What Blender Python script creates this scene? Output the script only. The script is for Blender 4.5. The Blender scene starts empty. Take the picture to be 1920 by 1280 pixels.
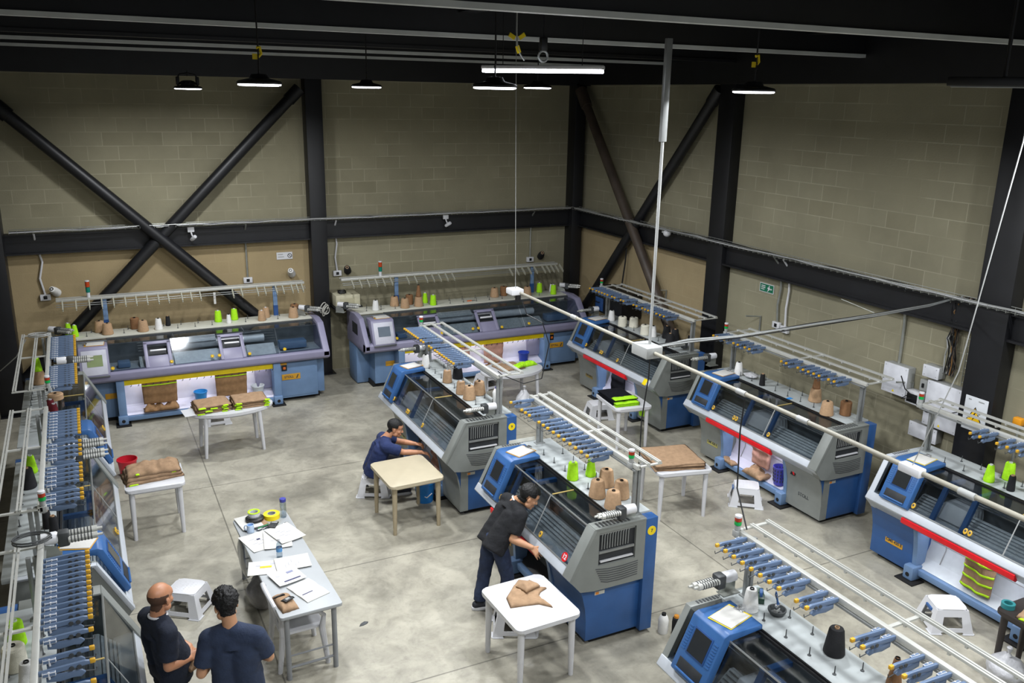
import bpy, bmesh, math, random
from mathutils import Vector, Matrix
PI = math.pi
S = bpy.context.scene
COL = S.collection

# ------------------------------------------------------------------ camera, world, exposure
cd = bpy.data.cameras.new('camera')
cd.sensor_width = 36.0
cd.lens = 1632.0 * 36.0 / 1920.0
cd.clip_end = 200
cam = bpy.data.objects.new('camera', cd)
COL.objects.link(cam)
right = Vector((0.89643536, -0.44279764, 0.01827295))
down = Vector((-0.10439244, -0.25105293, -0.96232772))
fwd = Vector((0.43070392, 0.86075704, -0.27127745))
R = Matrix((right, -down, -fwd)).transposed().to_4x4()
cam.matrix_world = Matrix.Translation((0, 0, 5.6)) @ R
S.camera = cam

W = bpy.data.worlds.new('world')
S.world = W
W.use_nodes = True
W.node_tree.nodes['Background'].inputs[0].default_value = (0.85, 0.92, 1.0, 1)
W.node_tree.nodes['Background'].inputs[1].default_value = 0.22
S.view_settings.view_transform = 'Standard'
S.view_settings.look = 'None'
S.view_settings.exposure = 0.35
S.view_settings.gamma = 1.0
S.view_settings.use_curve_mapping = False
LAMP_POWER = 105.0        # each round high-bay lamp
# high-bay lamps: the first six hang in view, the rest on the same grid above and behind the viewpoint
LAMPS = [(1.67, 14.4, 5.64), (1.62, 8.55, 5.68), (3.63, 11.75, 5.70), (3.49, 7.42, 5.69), (6.08, 11.49, 5.74), (5.86, 6.69, 5.70)]
LAMPS_BEHIND = [(8.6, 4.0, 5.74), (4.8, 2.6, 6.0), (1.3, 2.4, 6.1), (8.6, 0.5, 5.8), (3.0, 0.0, 6.0)]

# ------------------------------------------------------------------ materials
def lin(h):
    def f(c):
        return c / 12.92 if c <= 0.04045 else ((c + 0.055) / 1.055) ** 2.4
    return tuple(f(int(h[i:i + 2], 16) / 255.0) for i in (0, 2, 4)) + (1.0,)

MATS = {}
def mat(name, hexc, rough=0.5, metal=0.0, var=0.12, scale=6.0, bump=0.0, bscale=60.0, spec=0.5, emit=0.0):
    if name in MATS:
        return MATS[name]
    m = bpy.data.materials.new(name)
    m.use_nodes = True
    nt = m.node_tree; N = nt.nodes; L = nt.links
    b = N['Principled BSDF']
    tc = N.new('ShaderNodeTexCoord')
    nz = N.new('ShaderNodeTexNoise'); nz.inputs['Scale'].default_value = scale; nz.inputs['Detail'].default_value = 4
    L.new(tc.outputs['Object'], nz.inputs['Vector'])
    rp = N.new('ShaderNodeMapRange')
    rp.inputs['From Min'].default_value = 0.3; rp.inputs['From Max'].default_value = 0.7
    rp.inputs['To Min'].default_value = 1 - var; rp.inputs['To Max'].default_value = 1 + var * 0.6
    L.new(nz.outputs['Fac'], rp.inputs['Value'])
    mx = N.new('ShaderNodeVectorMath'); mx.operation = 'SCALE'
    mx.inputs[0].default_value = lin(hexc)[:3]
    L.new(rp.outputs['Result'], mx.inputs['Scale'])
    L.new(mx.outputs['Vector'], b.inputs['Base Color'])
    b.inputs['Roughness'].default_value = rough
    b.inputs['Metallic'].default_value = metal
    b.inputs['Specular IOR Level'].default_value = spec
    if emit:
        b.inputs['Emission Color'].default_value = lin(hexc)
        b.inputs['Emission Strength'].default_value = emit
    if bump:
        n2 = N.new('ShaderNodeTexNoise'); n2.inputs['Scale'].default_value = bscale; n2.inputs['Detail'].default_value = 3
        L.new(tc.outputs['Object'], n2.inputs['Vector'])
        bp = N.new('ShaderNodeBump'); bp.inputs['Strength'].default_value = bump; bp.inputs['Distance'].default_value = 0.02
        L.new(n2.outputs['Fac'], bp.inputs['Height'])
        L.new(bp.outputs['Normal'], b.inputs['Normal'])
    MATS[name] = m
    return m

def glass_mat(name, tint, gloss=0.10, rough=0.06):
    m = bpy.data.materials.new(name); m.use_nodes = True
    nt = m.node_tree; N = nt.nodes; L = nt.links
    N.remove(N['Principled BSDF'])
    t = N.new('ShaderNodeBsdfTransparent')
    g = N.new('ShaderNodeBsdfGlossy'); g.inputs['Roughness'].default_value = rough
    tc = N.new('ShaderNodeTexCoord'); nz = N.new('ShaderNodeTexNoise'); nz.inputs['Scale'].default_value = 3.0
    L.new(tc.outputs['Object'], nz.inputs['Vector'])
    sc = N.new('ShaderNodeVectorMath'); sc.operation = 'SCALE'; sc.inputs[0].default_value = lin(tint)[:3]
    mr = N.new('ShaderNodeMapRange'); mr.inputs['To Min'].default_value = 0.9; mr.inputs['To Max'].default_value = 1.05
    L.new(nz.outputs['Fac'], mr.inputs['Value']); L.new(mr.outputs['Result'], sc.inputs['Scale'])
    L.new(sc.outputs['Vector'], t.inputs['Color'])
    fr = N.new('ShaderNodeLayerWeight'); fr.inputs['Blend'].default_value = 0.5
    pw = N.new('ShaderNodeMath'); pw.operation = 'POWER'; pw.inputs[1].default_value = 4.0
    L.new(fr.outputs['Facing'], pw.inputs[0])
    ad = N.new('ShaderNodeMath'); ad.operation = 'MULTIPLY_ADD'; ad.inputs[1].default_value = 0.6; ad.inputs[2].default_value = gloss; ad.use_clamp = True
    L.new(pw.outputs[0], ad.inputs[0])
    mx = N.new('ShaderNodeMixShader')
    L.new(ad.outputs[0], mx.inputs['Fac']); L.new(t.outputs[0], mx.inputs[1]); L.new(g.outputs[0], mx.inputs[2])
    L.new(mx.outputs[0], N['Material Output'].inputs['Surface'])
    MATS[name] = m
    return m

def wall_mat(name, axis, c1, c2, mort, plaster=None):
    """concrete block courses; axis = which object axis runs along the wall"""
    m = bpy.data.materials.new(name); m.use_nodes = True
    nt = m.node_tree; N = nt.nodes; L = nt.links; b = N['Principled BSDF']
    tc = N.new('ShaderNodeTexCoord'); sx = N.new('ShaderNodeSeparateXYZ'); cx = N.new('ShaderNodeCombineXYZ')
    L.new(tc.outputs['Object'], sx.inputs[0])
    L.new(sx.outputs[axis], cx.inputs[0]); L.new(sx.outputs[2], cx.inputs[1])
    br = N.new('ShaderNodeTexBrick'); br.offset = 0.5
    br.inputs['Scale'].default_value = 1.0; br.inputs['Brick Width'].default_value = 0.5; br.inputs['Row Height'].default_value = 0.243
    br.inputs['Mortar Size'].default_value = 0.008; br.inputs['Mortar Smooth'].default_value = 0.5; br.inputs['Bias'].default_value = 0.0
    br.inputs['Color1'].default_value = lin(c1); br.inputs['Color2'].default_value = lin(c2); br.inputs['Mortar'].default_value = lin(mort)
    L.new(cx.outputs[0], br.inputs['Vector'])
    n0 = N.new('ShaderNodeTexNoise'); n0.inputs['Scale'].default_value = 0.55; n0.inputs['Detail'].default_value = 6; n0.inputs['Roughness'].default_value = 0.6
    L.new(tc.outputs['Object'], n0.inputs['Vector'])
    n1 = N.new('ShaderNodeTexNoise'); n1.inputs['Scale'].default_value = 1.3; n1.inputs['Detail'].default_value = 3
    L.new(tc.outputs['Object'], n1.inputs['Vector'])
    # where courses read clearly and where they are skimmed over
    mk = N.new('ShaderNodeMapRange'); mk.inputs['From Min'].default_value = 0.42; mk.inputs['From Max'].default_value = 0.6
    mk.inputs['To Min'].default_value = 0.05; mk.inputs['To Max'].default_value = 0.7
    L.new(n1.outputs['Fac'], mk.inputs['Value'])
    base = N.new('ShaderNodeMix'); base.data_type = 'RGBA'
    base.inputs['A'].default_value = lin(c1); base.inputs['B'].default_value = lin(c2)
    L.new(n0.outputs['Fac'], base.inputs['Factor'])
    mx = N.new('ShaderNodeMix'); mx.data_type = 'RGBA'
    L.new(mk.outputs['Result'], mx.inputs['Factor']); L.new(base.outputs['Result'], mx.inputs['A']); L.new(br.outputs['Color'], mx.inputs['B'])
    out = mx.outputs['Result']
    if plaster:
        (hexp, a0, a1, z1) = plaster       # a skim coat below z1 between a0 and a1
        def step(sock, val, less):
            mm = N.new('ShaderNodeMath'); mm.operation = 'LESS_THAN' if less else 'GREATER_THAN'
            L.new(sock, mm.inputs[0]); mm.inputs[1].default_value = val
            return mm.outputs[0]
        p = N.new('ShaderNodeMath'); p.operation = 'MULTIPLY'
        q = N.new('ShaderNodeMath'); q.operation = 'MULTIPLY'
        r_ = N.new('ShaderNodeMath'); r_.operation = 'MULTIPLY'
        L.new(step(sx.outputs[axis], a0, False), p.inputs[0]); L.new(step(sx.outputs[axis], a1, True), p.inputs[1])
        L.new(p.outputs[0], q.inputs[0]); L.new(step(sx.outputs[2], z1, True), q.inputs[1])
        L.new(q.outputs[0], r_.inputs[0]); r_.inputs[1].default_value = 0.8
        pm = N.new('ShaderNodeMix'); pm.data_type = 'RGBA'
        L.new(r_.outputs[0], pm.inputs['Factor']); L.new(out, pm.inputs['A']); pm.inputs['B'].default_value = lin(hexp)
        out = pm.outputs['Result']
    mr = N.new('ShaderNodeMapRange'); mr.inputs['From Min'].default_value = 0.3; mr.inputs['From Max'].default_value = 0.7
    mr.inputs['To Min'].default_value = 0.78; mr.inputs['To Max'].default_value = 1.12
    L.new(n0.outputs['Fac'], mr.inputs['Value'])
    sc = N.new('ShaderNodeVectorMath'); sc.operation = 'SCALE'
    L.new(out, sc.inputs[0]); L.new(mr.outputs['Result'], sc.inputs['Scale'])
    L.new(sc.outputs['Vector'], b.inputs['Base Color'])
    b.inputs['Roughness'].default_value = 0.9; b.inputs['Specular IOR Level'].default_value = 0.2
    bp = N.new('ShaderNodeBump'); bp.inputs['Strength'].default_value = 0.25; bp.inputs['Distance'].default_value = 0.01
    n3 = N.new('ShaderNodeTexNoise'); n3.inputs['Scale'].default_value = 40; L.new(tc.outputs['Object'], n3.inputs['Vector'])
    L.new(n3.outputs['Fac'], bp.inputs['Height']); L.new(bp.outputs['Normal'], b.inputs['Normal'])
    MATS[name] = m
    return m

def floor_mat():
    m = bpy.data.materials.new('polished_concrete'); m.use_nodes = True
    nt = m.node_tree; N = nt.nodes; L = nt.links; b = N['Principled BSDF']
    tc = N.new('ShaderNodeTexCoord'); sx = N.new('ShaderNodeSeparateXYZ'); L.new(tc.outputs['Object'], sx.inputs[0])
    def noise(s, d, ro=0.55, dist=0.0):
        n = N.new('ShaderNodeTexNoise'); n.inputs['Scale'].default_value = s; n.inputs['Detail'].default_value = d
        n.inputs['Roughness'].default_value = ro; n.inputs['Distortion'].default_value = dist
        L.new(tc.outputs['Object'], n.inputs['Vector']); return n.outputs['Fac']
    def rng(sock, a, c, lo, hi):
        r = N.new('ShaderNodeMapRange'); r.inputs['From Min'].default_value = a; r.inputs['From Max'].default_value = c
        r.inputs['To Min'].default_value = lo; r.inputs['To Max'].default_value = hi; L.new(sock, r.inputs['Value']); return r.outputs['Result']
    def mul(a, c):
        q = N.new('ShaderNodeMath'); q.operation = 'MULTIPLY'
        for i, v in enumerate((a, c)):
            if isinstance(v, (int, float)): q.inputs[i].default_value = v
            else: L.new(v, q.inputs[i])
        return q.outputs[0]
    base = N.new('ShaderNodeValToRGB')
    base.color_ramp.elements[0].position = 0.30; base.color_ramp.elements[0].color = lin('918d80')
    base.color_ramp.elements[1].position = 0.68; base.color_ramp.elements[1].color = lin('b2ae9f')
    L.new(noise(0.9, 8, 0.62, 0.2), base.inputs[0])
    k = rng(noise(3.2, 9, 0.68, 0.5), 0.36, 0.60, 0.74, 1.07)
    k = mul(k, rng(noise(0.55, 6, 0.6, 0.3), 0.34, 0.46, 0.66, 1.0))
    k = mul(k, rng(noise(14.0, 5, 0.6), 0.30, 0.45, 0.86, 1.0))
    # saw-cut joints of the slab
    def joint(sock, v):
        s = N.new('ShaderNodeMath'); s.operation = 'SUBTRACT'; L.new(sock, s.inputs[0]); s.inputs[1].default_value = v
        a = N.new('ShaderNodeMath'); a.operation = 'ABSOLUTE'; L.new(s.outputs[0], a.inputs[0])
        return rng(a.outputs[0], 0.004, 0.012, 0.45, 1.0)
    for v in (1.34, 6.75): k = mul(k, joint(sx.outputs[0], v))
    for v in (12.43, 7.0, 9.4): k = mul(k, joint(sx.outputs[1], v))
    sc = N.new('ShaderNodeVectorMath'); sc.operation = 'SCALE'
    L.new(base.outputs[0], sc.inputs[0]); L.new(k, sc.inputs['Scale'])
    L.new(sc.outputs['Vector'], b.inputs['Base Color'])
    L.new(rng(noise(2.0, 5), 0.3, 0.7, 0.28, 0.5), b.inputs['Roughness'])
    b.inputs['Specular IOR Level'].default_value = 0.45
    MATS['floor'] = m
    return m

# ------------------------------------------------------------------ mesh building
class B:
    def __init__(s):
        s.bm = bmesh.new(); s.mi = 0
    def _fin(s, verts, bev=0.0, seg=2):
        fs = set(f for v in verts for f in v.link_faces)
        if bev > 0:
            es = list(set(e for v in verts for e in v.link_edges))
            r = bmesh.ops.bevel(s.bm, geom=es, offset=bev, segments=seg, affect='EDGES', profile=0.5, clamp_overlap=True)
            fs = set(f for f in fs if f.is_valid) | set(r['faces'])
        for f in fs: f.material_index = s.mi
        return s
    def hull8(s, p, bev=0.0, seg=2):
        v = [s.bm.verts.new(q) for q in p]
        for f in ((0, 3, 2, 1), (4, 5, 6, 7), (0, 1, 5, 4), (1, 2, 6, 5), (2, 3, 7, 6), (3, 0, 4, 7)):
            s.bm.faces.new([v[i] for i in f])
        return s._fin(v, bev, seg)
    def box(s, x0, y0, z0, x1, y1, z1, bev=0.0, seg=2):
        x0, x1 = min(x0, x1), max(x0, x1); y0, y1 = min(y0, y1), max(y0, y1); z0, z1 = min(z0, z1), max(z0, z1)
        return s.hull8([(x0, y0, z0), (x1, y0, z0), (x1, y1, z0), (x0, y1, z0), (x0, y0, z1), (x1, y0, z1), (x1, y1, z1), (x0, y1, z1)], bev, seg)
    def prism(s, pts, a, b, ax='x', bev=0.0, seg=2):
        def P3(p, t):
            return (t, p[0], p[1]) if ax == 'x' else ((p[0], t, p[1]) if ax == 'y' else (p[0], p[1], t))
        va = [s.bm.verts.new(P3(p, a)) for p in pts]; vb = [s.bm.verts.new(P3(p, b)) for p in pts]
        n = len(pts)
        for i in range(n):
            s.bm.faces.new((va[i], va[(i + 1) % n], vb[(i + 1) % n], vb[i]))
        s.bm.faces.new(va); s.bm.faces.new(list(reversed(vb)))
        return s._fin(va + vb, bev, seg)
    def slope(s, p, q, x0, x1, t0=0.0, t1=1.0, h0=0.0, h1=0.01, bev=0.0):
        """slab lying on the slope p->q in the YZ plane, between x0 and x1; h measured outward (towards the front and up)"""
        d = Vector((q[0] - p[0], q[1] - p[1])); n = Vector((-d.y, d.x)).normalized()
        def pt(t, h): return (p[0] + d.x * t + n.x * h, p[1] + d.y * t + n.y * h)
        return s.prism([pt(t0, h0), pt(t1, h0), pt(t1, h1), pt(t0, h1)], x0, x1, 'x', bev)
    def tube(s, pts, r, n=8, cap=True):
        pts = [Vector(p) for p in pts]; rr = r if isinstance(r, (list, tuple)) else [r] * len(pts)
        rings = []; up = None
        for i, p in enumerate(pts):
            a = pts[max(i - 1, 0)]; c = pts[min(i + 1, len(pts) - 1)]
            d = (c - a).normalized()
            if up is None:
                up = Vector((0, 0, 1)) if abs(d.z) < 0.9 else Vector((1, 0, 0))
            u = d.cross(up).normalized(); up = u.cross(d).normalized()
            rings.append([s.bm.verts.new(p + (u * math.cos(2 * PI * k / n) + up * math.sin(2 * PI * k / n)) * rr[i]) for k in range(n)])
        for a, c in zip(rings, rings[1:]):
            for k in range(n):
                s.bm.faces.new((a[k], a[(k + 1) % n], c[(k + 1) % n], c[k]))
        if cap:
            s.bm.faces.new(list(reversed(rings[0]))); s.bm.faces.new(rings[-1])
        return s._fin([v for q in rings for v in q])
    def cyl(s, a, b, r0, r1=None, n=16):
        return s.tube([a, b], [r0, r0 if r1 is None else r1], n)
    def lathe(s, prof, n=24, c=(0, 0, 0), close=True):
        rings = []
        for (r, z) in prof:
            rings.append([s.bm.verts.new((c[0] + r * math.cos(2 * PI * k / n), c[1] + r * math.sin(2 * PI * k / n), c[2] + z)) for k in range(n)])
        for a, q in zip(rings, rings[1:]):
            for k in range(n):
                s.bm.faces.new((a[k], a[(k + 1) % n], q[(k + 1) % n], q[k]))
        if close:
            s.bm.faces.new(list(reversed(rings[0]))); s.bm.faces.new(rings[-1])
        return s._fin([v for q in rings for v in q])
    def ball(s, c, r, nu=20, nv=12, rot=None):
        r = (r, r, r) if isinstance(r, (int, float)) else r
        M = Matrix.Translation(c) @ (rot.to_4x4() if rot is not None else Matrix()) @ Matrix.Diagonal((r[0], r[1], r[2], 1))
        q = bmesh.ops.create_uvsphere(s.bm, u_segments=nu, v_segments=nv, radius=1.0, matrix=M)
        return s._fin(q['verts'])
    def capsule(s, a, b, ra, rb, n=14):
        """tapered limb with round ends"""
        a = Vector(a); b = Vector(b); s.tube([a, b], [ra, rb], n); s.ball(a, ra, n, 8); s.ball(b, rb, n, 8)
        return s
    def grid(s, f, nu, nv):
        v = [[s.bm.verts.new(f(i / nu, j / nv)) for j in range(nv + 1)] for i in range(nu + 1)]
        for i in range(nu):
            for j in range(nv):
                s.bm.faces.new((v[i][j], v[i + 1][j], v[i + 1][j + 1], v[i][j + 1]))
        return s._fin([q for r in v for q in r])
    def rot(s, M):
        bmesh.ops.transform(s.bm, matrix=M, verts=s.bm.verts[:]); return s
    def mesh(s, name, ang=32):
        bmesh.ops.recalc_face_normals(s.bm, faces=s.bm.faces[:])
        me = bpy.data.meshes.new(name); s.bm.to_mesh(me); s.bm.free()
        if ang >= 180:
            me.shade_smooth()
        elif ang > 0:
            me.shade_smooth(); me.set_sharp_from_angle(angle=math.radians(ang))
        return me

def P(name, b, m, par=None, loc=(0, 0, 0), rot=(0, 0, 0), lab=None, ang=32, kind=None):
    """link a mesh as one object: a part when it has a parent"""
    me = b.mesh(name, ang) if isinstance(b, B) else b
    if m is not None and not me.materials:
        for q in (m if isinstance(m, (list, tuple)) else [m]): me.materials.append(q)
    o = bpy.data.objects.new(name, me); COL.objects.link(o)
    if par is not None: o.parent = par
    o.location = loc; o.rotation_euler = rot
    if lab: o['label'] = lab
    if kind: o['kind'] = kind
    return o
def T(name, label, cat, loc=(0, 0, 0), rz=0.0, group=None):
    o = bpy.data.objects.new(name, None); COL.objects.link(o); o.empty_display_size = 0.1
    o.location = loc; o.rotation_euler = (0, 0, rz); o['label'] = label; o['category'] = cat
    if group: o['group'] = group
    return o
def tag(o, label, cat, group=None):
    o['label'] = label; o['category'] = cat
    if group: o['group'] = group
    return o
def struct(name, b, m, lab=None, ang=32):
    o = P(name, b, m, None, ang=ang); o['kind'] = 'structure'
    if lab: o['label'] = lab
    return o
def kids(o): return [c for c in bpy.data.objects if c.parent == o]
def dup(root, loc, rz, label, group=None):
    c = root.copy(); COL.objects.link(c); c.location = loc; c.rotation_euler = (0, 0, rz); c['label'] = label
    if group: c['group'] = group
    for ch in list(root.children):
        d = ch.copy(); COL.objects.link(d); d.parent = c
        for g in list(ch.children):
            e = g.copy(); COL.objects.link(e); e.parent = d
    return c
def text_mesh(body, size, extrude=0.0008, bold=0.0):
    cu = bpy.data.curves.new('lettering', 'FONT'); cu.body = body; cu.size = size; cu.extrude = extrude; cu.offset = bold
    cu.align_x = 'CENTER'; cu.align_y = 'CENTER'
    o = bpy.data.objects.new('lettering_source', cu)
    me = bpy.data.meshes.new_from_object(o)
    bpy.data.objects.remove(o); bpy.data.curves.remove(cu)
    me.materials.clear()
    return me
def arc(c, r, a0, a1, n):
    return [(c[0] + r * math.cos(a0 + (a1 - a0) * i / n), c[1] + r * math.sin(a0 + (a1 - a0) * i / n)) for i in range(n + 1)]

# palette
steel_black = mat('black_painted_steel', '16171b', 0.45, 0.0, 0.25, 3)
steel_brown = mat('brown_primed_steel', '4a4038', 0.5, 0.0, 0.3, 3)
galv = mat('galvanised_steel', 'a8aba6', 0.35, 0.6, 0.12, 12)
alu = mat('aluminium', 'c6c7c2', 0.38, 0.35, 0.06, 10)
alu_dull = mat('dull_aluminium', '8f9292', 0.4, 0.4, 0.1, 10)
m_grey = mat('machine_grey', '7c807d', 0.45, 0, 0.08)
m_ledge = mat('machine_light_grey', 'b4bac2', 0.35, 0, 0.06)
m_dark = mat('machine_charcoal', '3e4143', 0.5, 0, 0.15)
m_panel = mat('panel_blue', '335f97', 0.4, 0, 0.08)
m_blue = mat('machine_blue', '2a548c', 0.42, 0, 0.10)
m_navy = mat('machine_deep_blue', '1f467e', 0.45, 0, 0.10)
m_sky = mat('machine_pale_blue', '6884a8', 0.45, 0, 0.08)
m_lav = mat('machine_lavender', '85839c', 0.42, 0, 0.06)
m_white = mat('machine_inner_white', 'd3d2e2', 0.5, 0, 0.06)
m_deck = mat('yarn_deck_grey', 'a4aaab', 0.4, 0, 0.10, 4)
m_deck2 = mat('yarn_deck_cream', 'c9c9bd', 0.4, 0, 0.08, 4)
black = mat('black_plastic', '101114', 0.45)
black_in = mat('dark_interior', '26292d', 0.6, 0, 0.3, 9)
rubber = mat('black_rubber', '0c0c0d', 0.8)
red = mat('red_guard', 'd3101d', 0.4)
yellow = mat('yellow_paint', 'f0d410', 0.45)
knobm = mat('ochre_knob', 'd0a634', 0.4)
amber = mat('amber_plate', 'c79324', 0.5)
chrome = mat('chrome', 'd5d7da', 0.2, 0.9, 0.05)
bright_bed = mat('bright_bed_metal', 'e0e2e8', 0.35, 0.1, 0.12, 20)
bed = mat('needle_bed_metal', 'c6cacd', 0.32, 0.1, 0.2, 25)
unit_blue = mat('tension_unit_blue', '5c6f8b', 0.45, 0, 0.1)
unit_pale = mat('tension_unit_pale_blue', '8aa2c0', 0.45, 0, 0.1)
white_pl = mat('white_plastic', 'd0d1d5', 0.35, 0, 0.03)
grey_pl = mat('grey_plastic', '9b9d9c', 0.4)
paper = mat('paper', 'c9c8c4', 0.8, 0, 0.04, 20)
glass = glass_mat('machine_glass', 'd6dadc', 0.07)
glass_clear = glass_mat('clear_glass', 'e4e9ec', 0.08)
bottle_pl = glass_mat('bottle_plastic', 'dfe8ee', 0.12)
film = glass_mat('plastic_film', 'c9ccd0', 0.16, 0.25)
lime = mat('lime_yarn', 'a6e414', 0.85, 0, 0.1, 40, 0.3, 200)
tan = mat('tan_yarn', 'b0906f', 0.85, 0, 0.12, 40, 0.3, 200)
brown_y = mat('brown_yarn', '86603f', 0.85, 0, 0.12, 40, 0.3, 200)
white_y = mat('white_yarn', 'e4e4e2', 0.85, 0, 0.05, 40, 0.3, 200)
cream_y = mat('cream_yarn', 'dad7c6', 0.85, 0, 0.05, 40, 0.3, 200)
black_y = mat('black_yarn', '131418', 0.85, 0, 0.2, 40, 0.3, 200)
red_y = mat('dark_red_yarn', '6a1220', 0.85, 0, 0.2, 40, 0.3, 200)
knit = mat('tan_knit', 'a1856a', 0.95, 0, 0.16, 18, 0.35, 160, 0.15)
knit_dk = mat('brown_knit', '907050', 0.95, 0, 0.16, 18, 0.35, 160, 0.15)
knit_pink = mat('rose_tan_knit', 'c09484', 0.95, 0, 0.12, 18, 0.35, 160, 0.15)
knit_black = mat('black_knit', '14161c', 0.95, 0, 0.2, 18, 0.35, 160, 0.15)
trim_lime = mat('lime_trim', 'b4e41a', 0.9, 0, 0.1, 30, 0.2, 160)
# ------------------------------------------------------------------ the hall
XL, XR, YB, YF, ZC = -1.6, 10.3, 17.3, -3.0, 6.75
struct('floor', B().box(XL - 0.2, YF, -0.2, XR + 0.2, YB + 0.2, 0), floor_mat(), 'grey polished concrete floor with dark stains')
struct('wall_back', B().box(XL - 0.2, YB, 0, XR + 0.2, YB + 0.2, ZC), wall_mat('block_wall_back', 0, '98937c', '8a856e', 'b3ad96', ('a8946f', -1.6, 4.1, 2.8)))
struct('wall_right', B().box(XR, YF, 0, XR + 0.2, YB, ZC), wall_mat('block_wall_right', 1, '98947e', '8b8670', 'b3ae98', ('ad9a76', 12.3, 17.3, 2.8)))
struct('wall_left', B().box(XL - 0.2, YF, 0, XL, YB, ZC), wall_mat('block_wall_left', 1, '8b8676', '7b7666', '9d9888'))
struct('ceiling', B().box(XL - 0.2, YF, ZC, XR + 0.2, YB + 0.2, ZC + 0.1), mat('dark_roof_deck', '0d0e10', 0.8, 0, 0.2, 2))

def ibeam_x(y, z0, z1, x0, x1, d=0.2):
    b = B(); b.box(x0, y - d, z0, x1, y, z0 + 0.03); b.box(x0, y - d, z1 - 0.03, x1, y, z1); b.box(x0, y - 0.03 - d * 0.45, z0, x1, y - d * 0.45, z1); return b
struct('beam_back', ibeam_x(YB, 2.79, 3.15, XL, XR), steel_black, 'black steel girt along the back wall')
b = B(); b.box(XR - 0.2, YF, 2.79, XR, YB, 2.82); b.box(XR - 0.2, YF, 3.12, XR, YB, 3.15); b.box(XR - 0.12, YF, 2.79, XR - 0.09, YB, 3.15)
struct('beam_right', b, steel_black, 'black steel girt along the right wall')
struct('beam_eave_back', B().box(XL, YB - 0.32, 5.84, XR, YB, ZC), steel_black)
struct('beam_eave_right', B().box(XR - 0.3, YF, 5.86, XR, YB - 0.32, ZC), steel_black)
def column(x0, y0, x1, y1, nm, lab):
    b = B(); b.box(x0, y0, 0, x1, y1, 5.9, 0.006); b.box(x0 - 0.06, y0 - 0.06, 0, x1 + 0.06, y1 + 0.06, 0.02)
    struct(nm, b, steel_black, lab)
column(4.05, 17.0, 4.37, 17.3, 'column_back', 'black steel column on the back wall between the two long lavender machines')
column(9.95, 16.98, 10.2, 17.3, 'column_corner', 'black steel column in the back corner')
column(10.08, 11.95, 10.3, 12.36, 'column_right_far', 'black steel column on the right wall behind the machine with white cones')
column(10.06, 6.55, 10.3, 7.0, 'column_right_near', 'black steel column beside the electrical boxes')
column(-1.6, 16.75, -1.2, 17.3, 'column_left', 'black steel column at the left end of the back wall')
def brace(nm, a, c, m, r=0.10, lab=None):
    a = Vector(a); c = Vector(c); d = (c - a).normalized()
    b = B(); b.tube([a, c], r, 16)
    b.tube([a, a + d * 0.45], r * 1.25, 16); b.tube([c - d * 0.3, c], r * 1.15, 16)
    struct(nm, b, m, lab)
yb = 17.03
brace('beam_brace_back_rising', (-1.15, yb, 0.55), (3.95, yb, 5.66), steel_black, 0.105, 'black diagonal pipe brace rising to the top of the back column')
brace('beam_brace_back_falling', (-1.2, yb - 0.05, 5.45), (3.9, yb - 0.05, 0.4), steel_black, 0.105, 'black diagonal pipe brace falling from the left on the back wall')
xr = 10.12
brace('beam_brace_right_falling', (xr - 0.06, 17.0, 5.75), (xr - 0.06, 13.1, 1.1), steel_brown, 0.10, 'brown diagonal pipe brace falling from the back corner')
brace('beam_brace_right_rising', (xr, 16.9, 0.6), (xr, 12.4, 5.78), steel_black, 0.10, 'black diagonal pipe brace on the right wall rising towards the column')
# purlins under the roof: pale lower lip, dark web
lip = mat('pale_purlin_lip', 'c2c6c6', 0.5, 0, 0.15, 2)
for i, (y, m) in enumerate(((6.1, lip), (9.2, lip), (11.9, steel_black), (13.7, lip), (16.0, lip))):
    b = B(); b.box(XL, y, 6.2, XR, y + 0.02, 6.245); b.box(XL, y + 0.02, 6.2, XR, y + 0.10, 6.215)
    struct('trim_%d' % (i + 1), b, m)
    b = B(); b.box(XL, y + 0.035, 6.246, XR, y + 0.06, ZC)
    struct('beam_purlin_%d' % (i + 1), b, steel_black)
for i, x in enumerate((3.9, 8.9)):
    struct('beam_rafter_%d' % (i + 1), B().box(x, YF, 6.46, x + 0.2, YB - 0.33, ZC), steel_black)

# cable tray with its wires along the two girts
def tray(name, pts, lab):
    t = T(name, lab, 'cable tray', pts[0])
    o = Vector(pts[0]); d = (Vector(pts[1]) - o); n = Vector((-d.y, d.x, 0)).normalized()
    if n.dot(Vector((4, 8, 0)) - o) < 0: n = -n
    b = B(); cnt = int(d.length / 0.12)
    for off in (0.0, 0.10, 0.18):
        b.tube([n * off + Vector((0, 0, 0.05 if off in (0, 0.18) else 0)), d + n * off + Vector((0, 0, 0.05 if off in (0, 0.18) else 0))], 0.005, 6)
    for k in range(cnt):
        q = d * (k / cnt); b.tube([q + Vector((0, 0, 0.05)), q, q + n * 0.18, q + n * 0.18 + Vector((0, 0, 0.05))], 0.003, 5)
    P('tray', b, galv, t)
    for j in range(4):
        rnd = random.Random(j + int(o.x * 7)); p = []
        for k in range(41):
            p.append(d * (k / 40) + n * (0.03 + 0.035 * j + rnd.uniform(-0.012, 0.012)) + Vector((0, 0, 0.015 + rnd.uniform(0, 0.02))))
        P('cable', B().tube(p, 0.009, 6), (steel_black, grey_pl, steel_black, white_pl)[j], t)
    return t
tray('cable_tray', ((-1.1, 17.08, 3.19), (9.9, 17.08, 3.19)), 'wire cable tray running along the beam on the back wall')
tray('cable_tray', ((10.08, 16.9, 3.19), (10.08, 2.5, 3.19)), 'wire cable tray running along the beam on the right wall')

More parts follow.
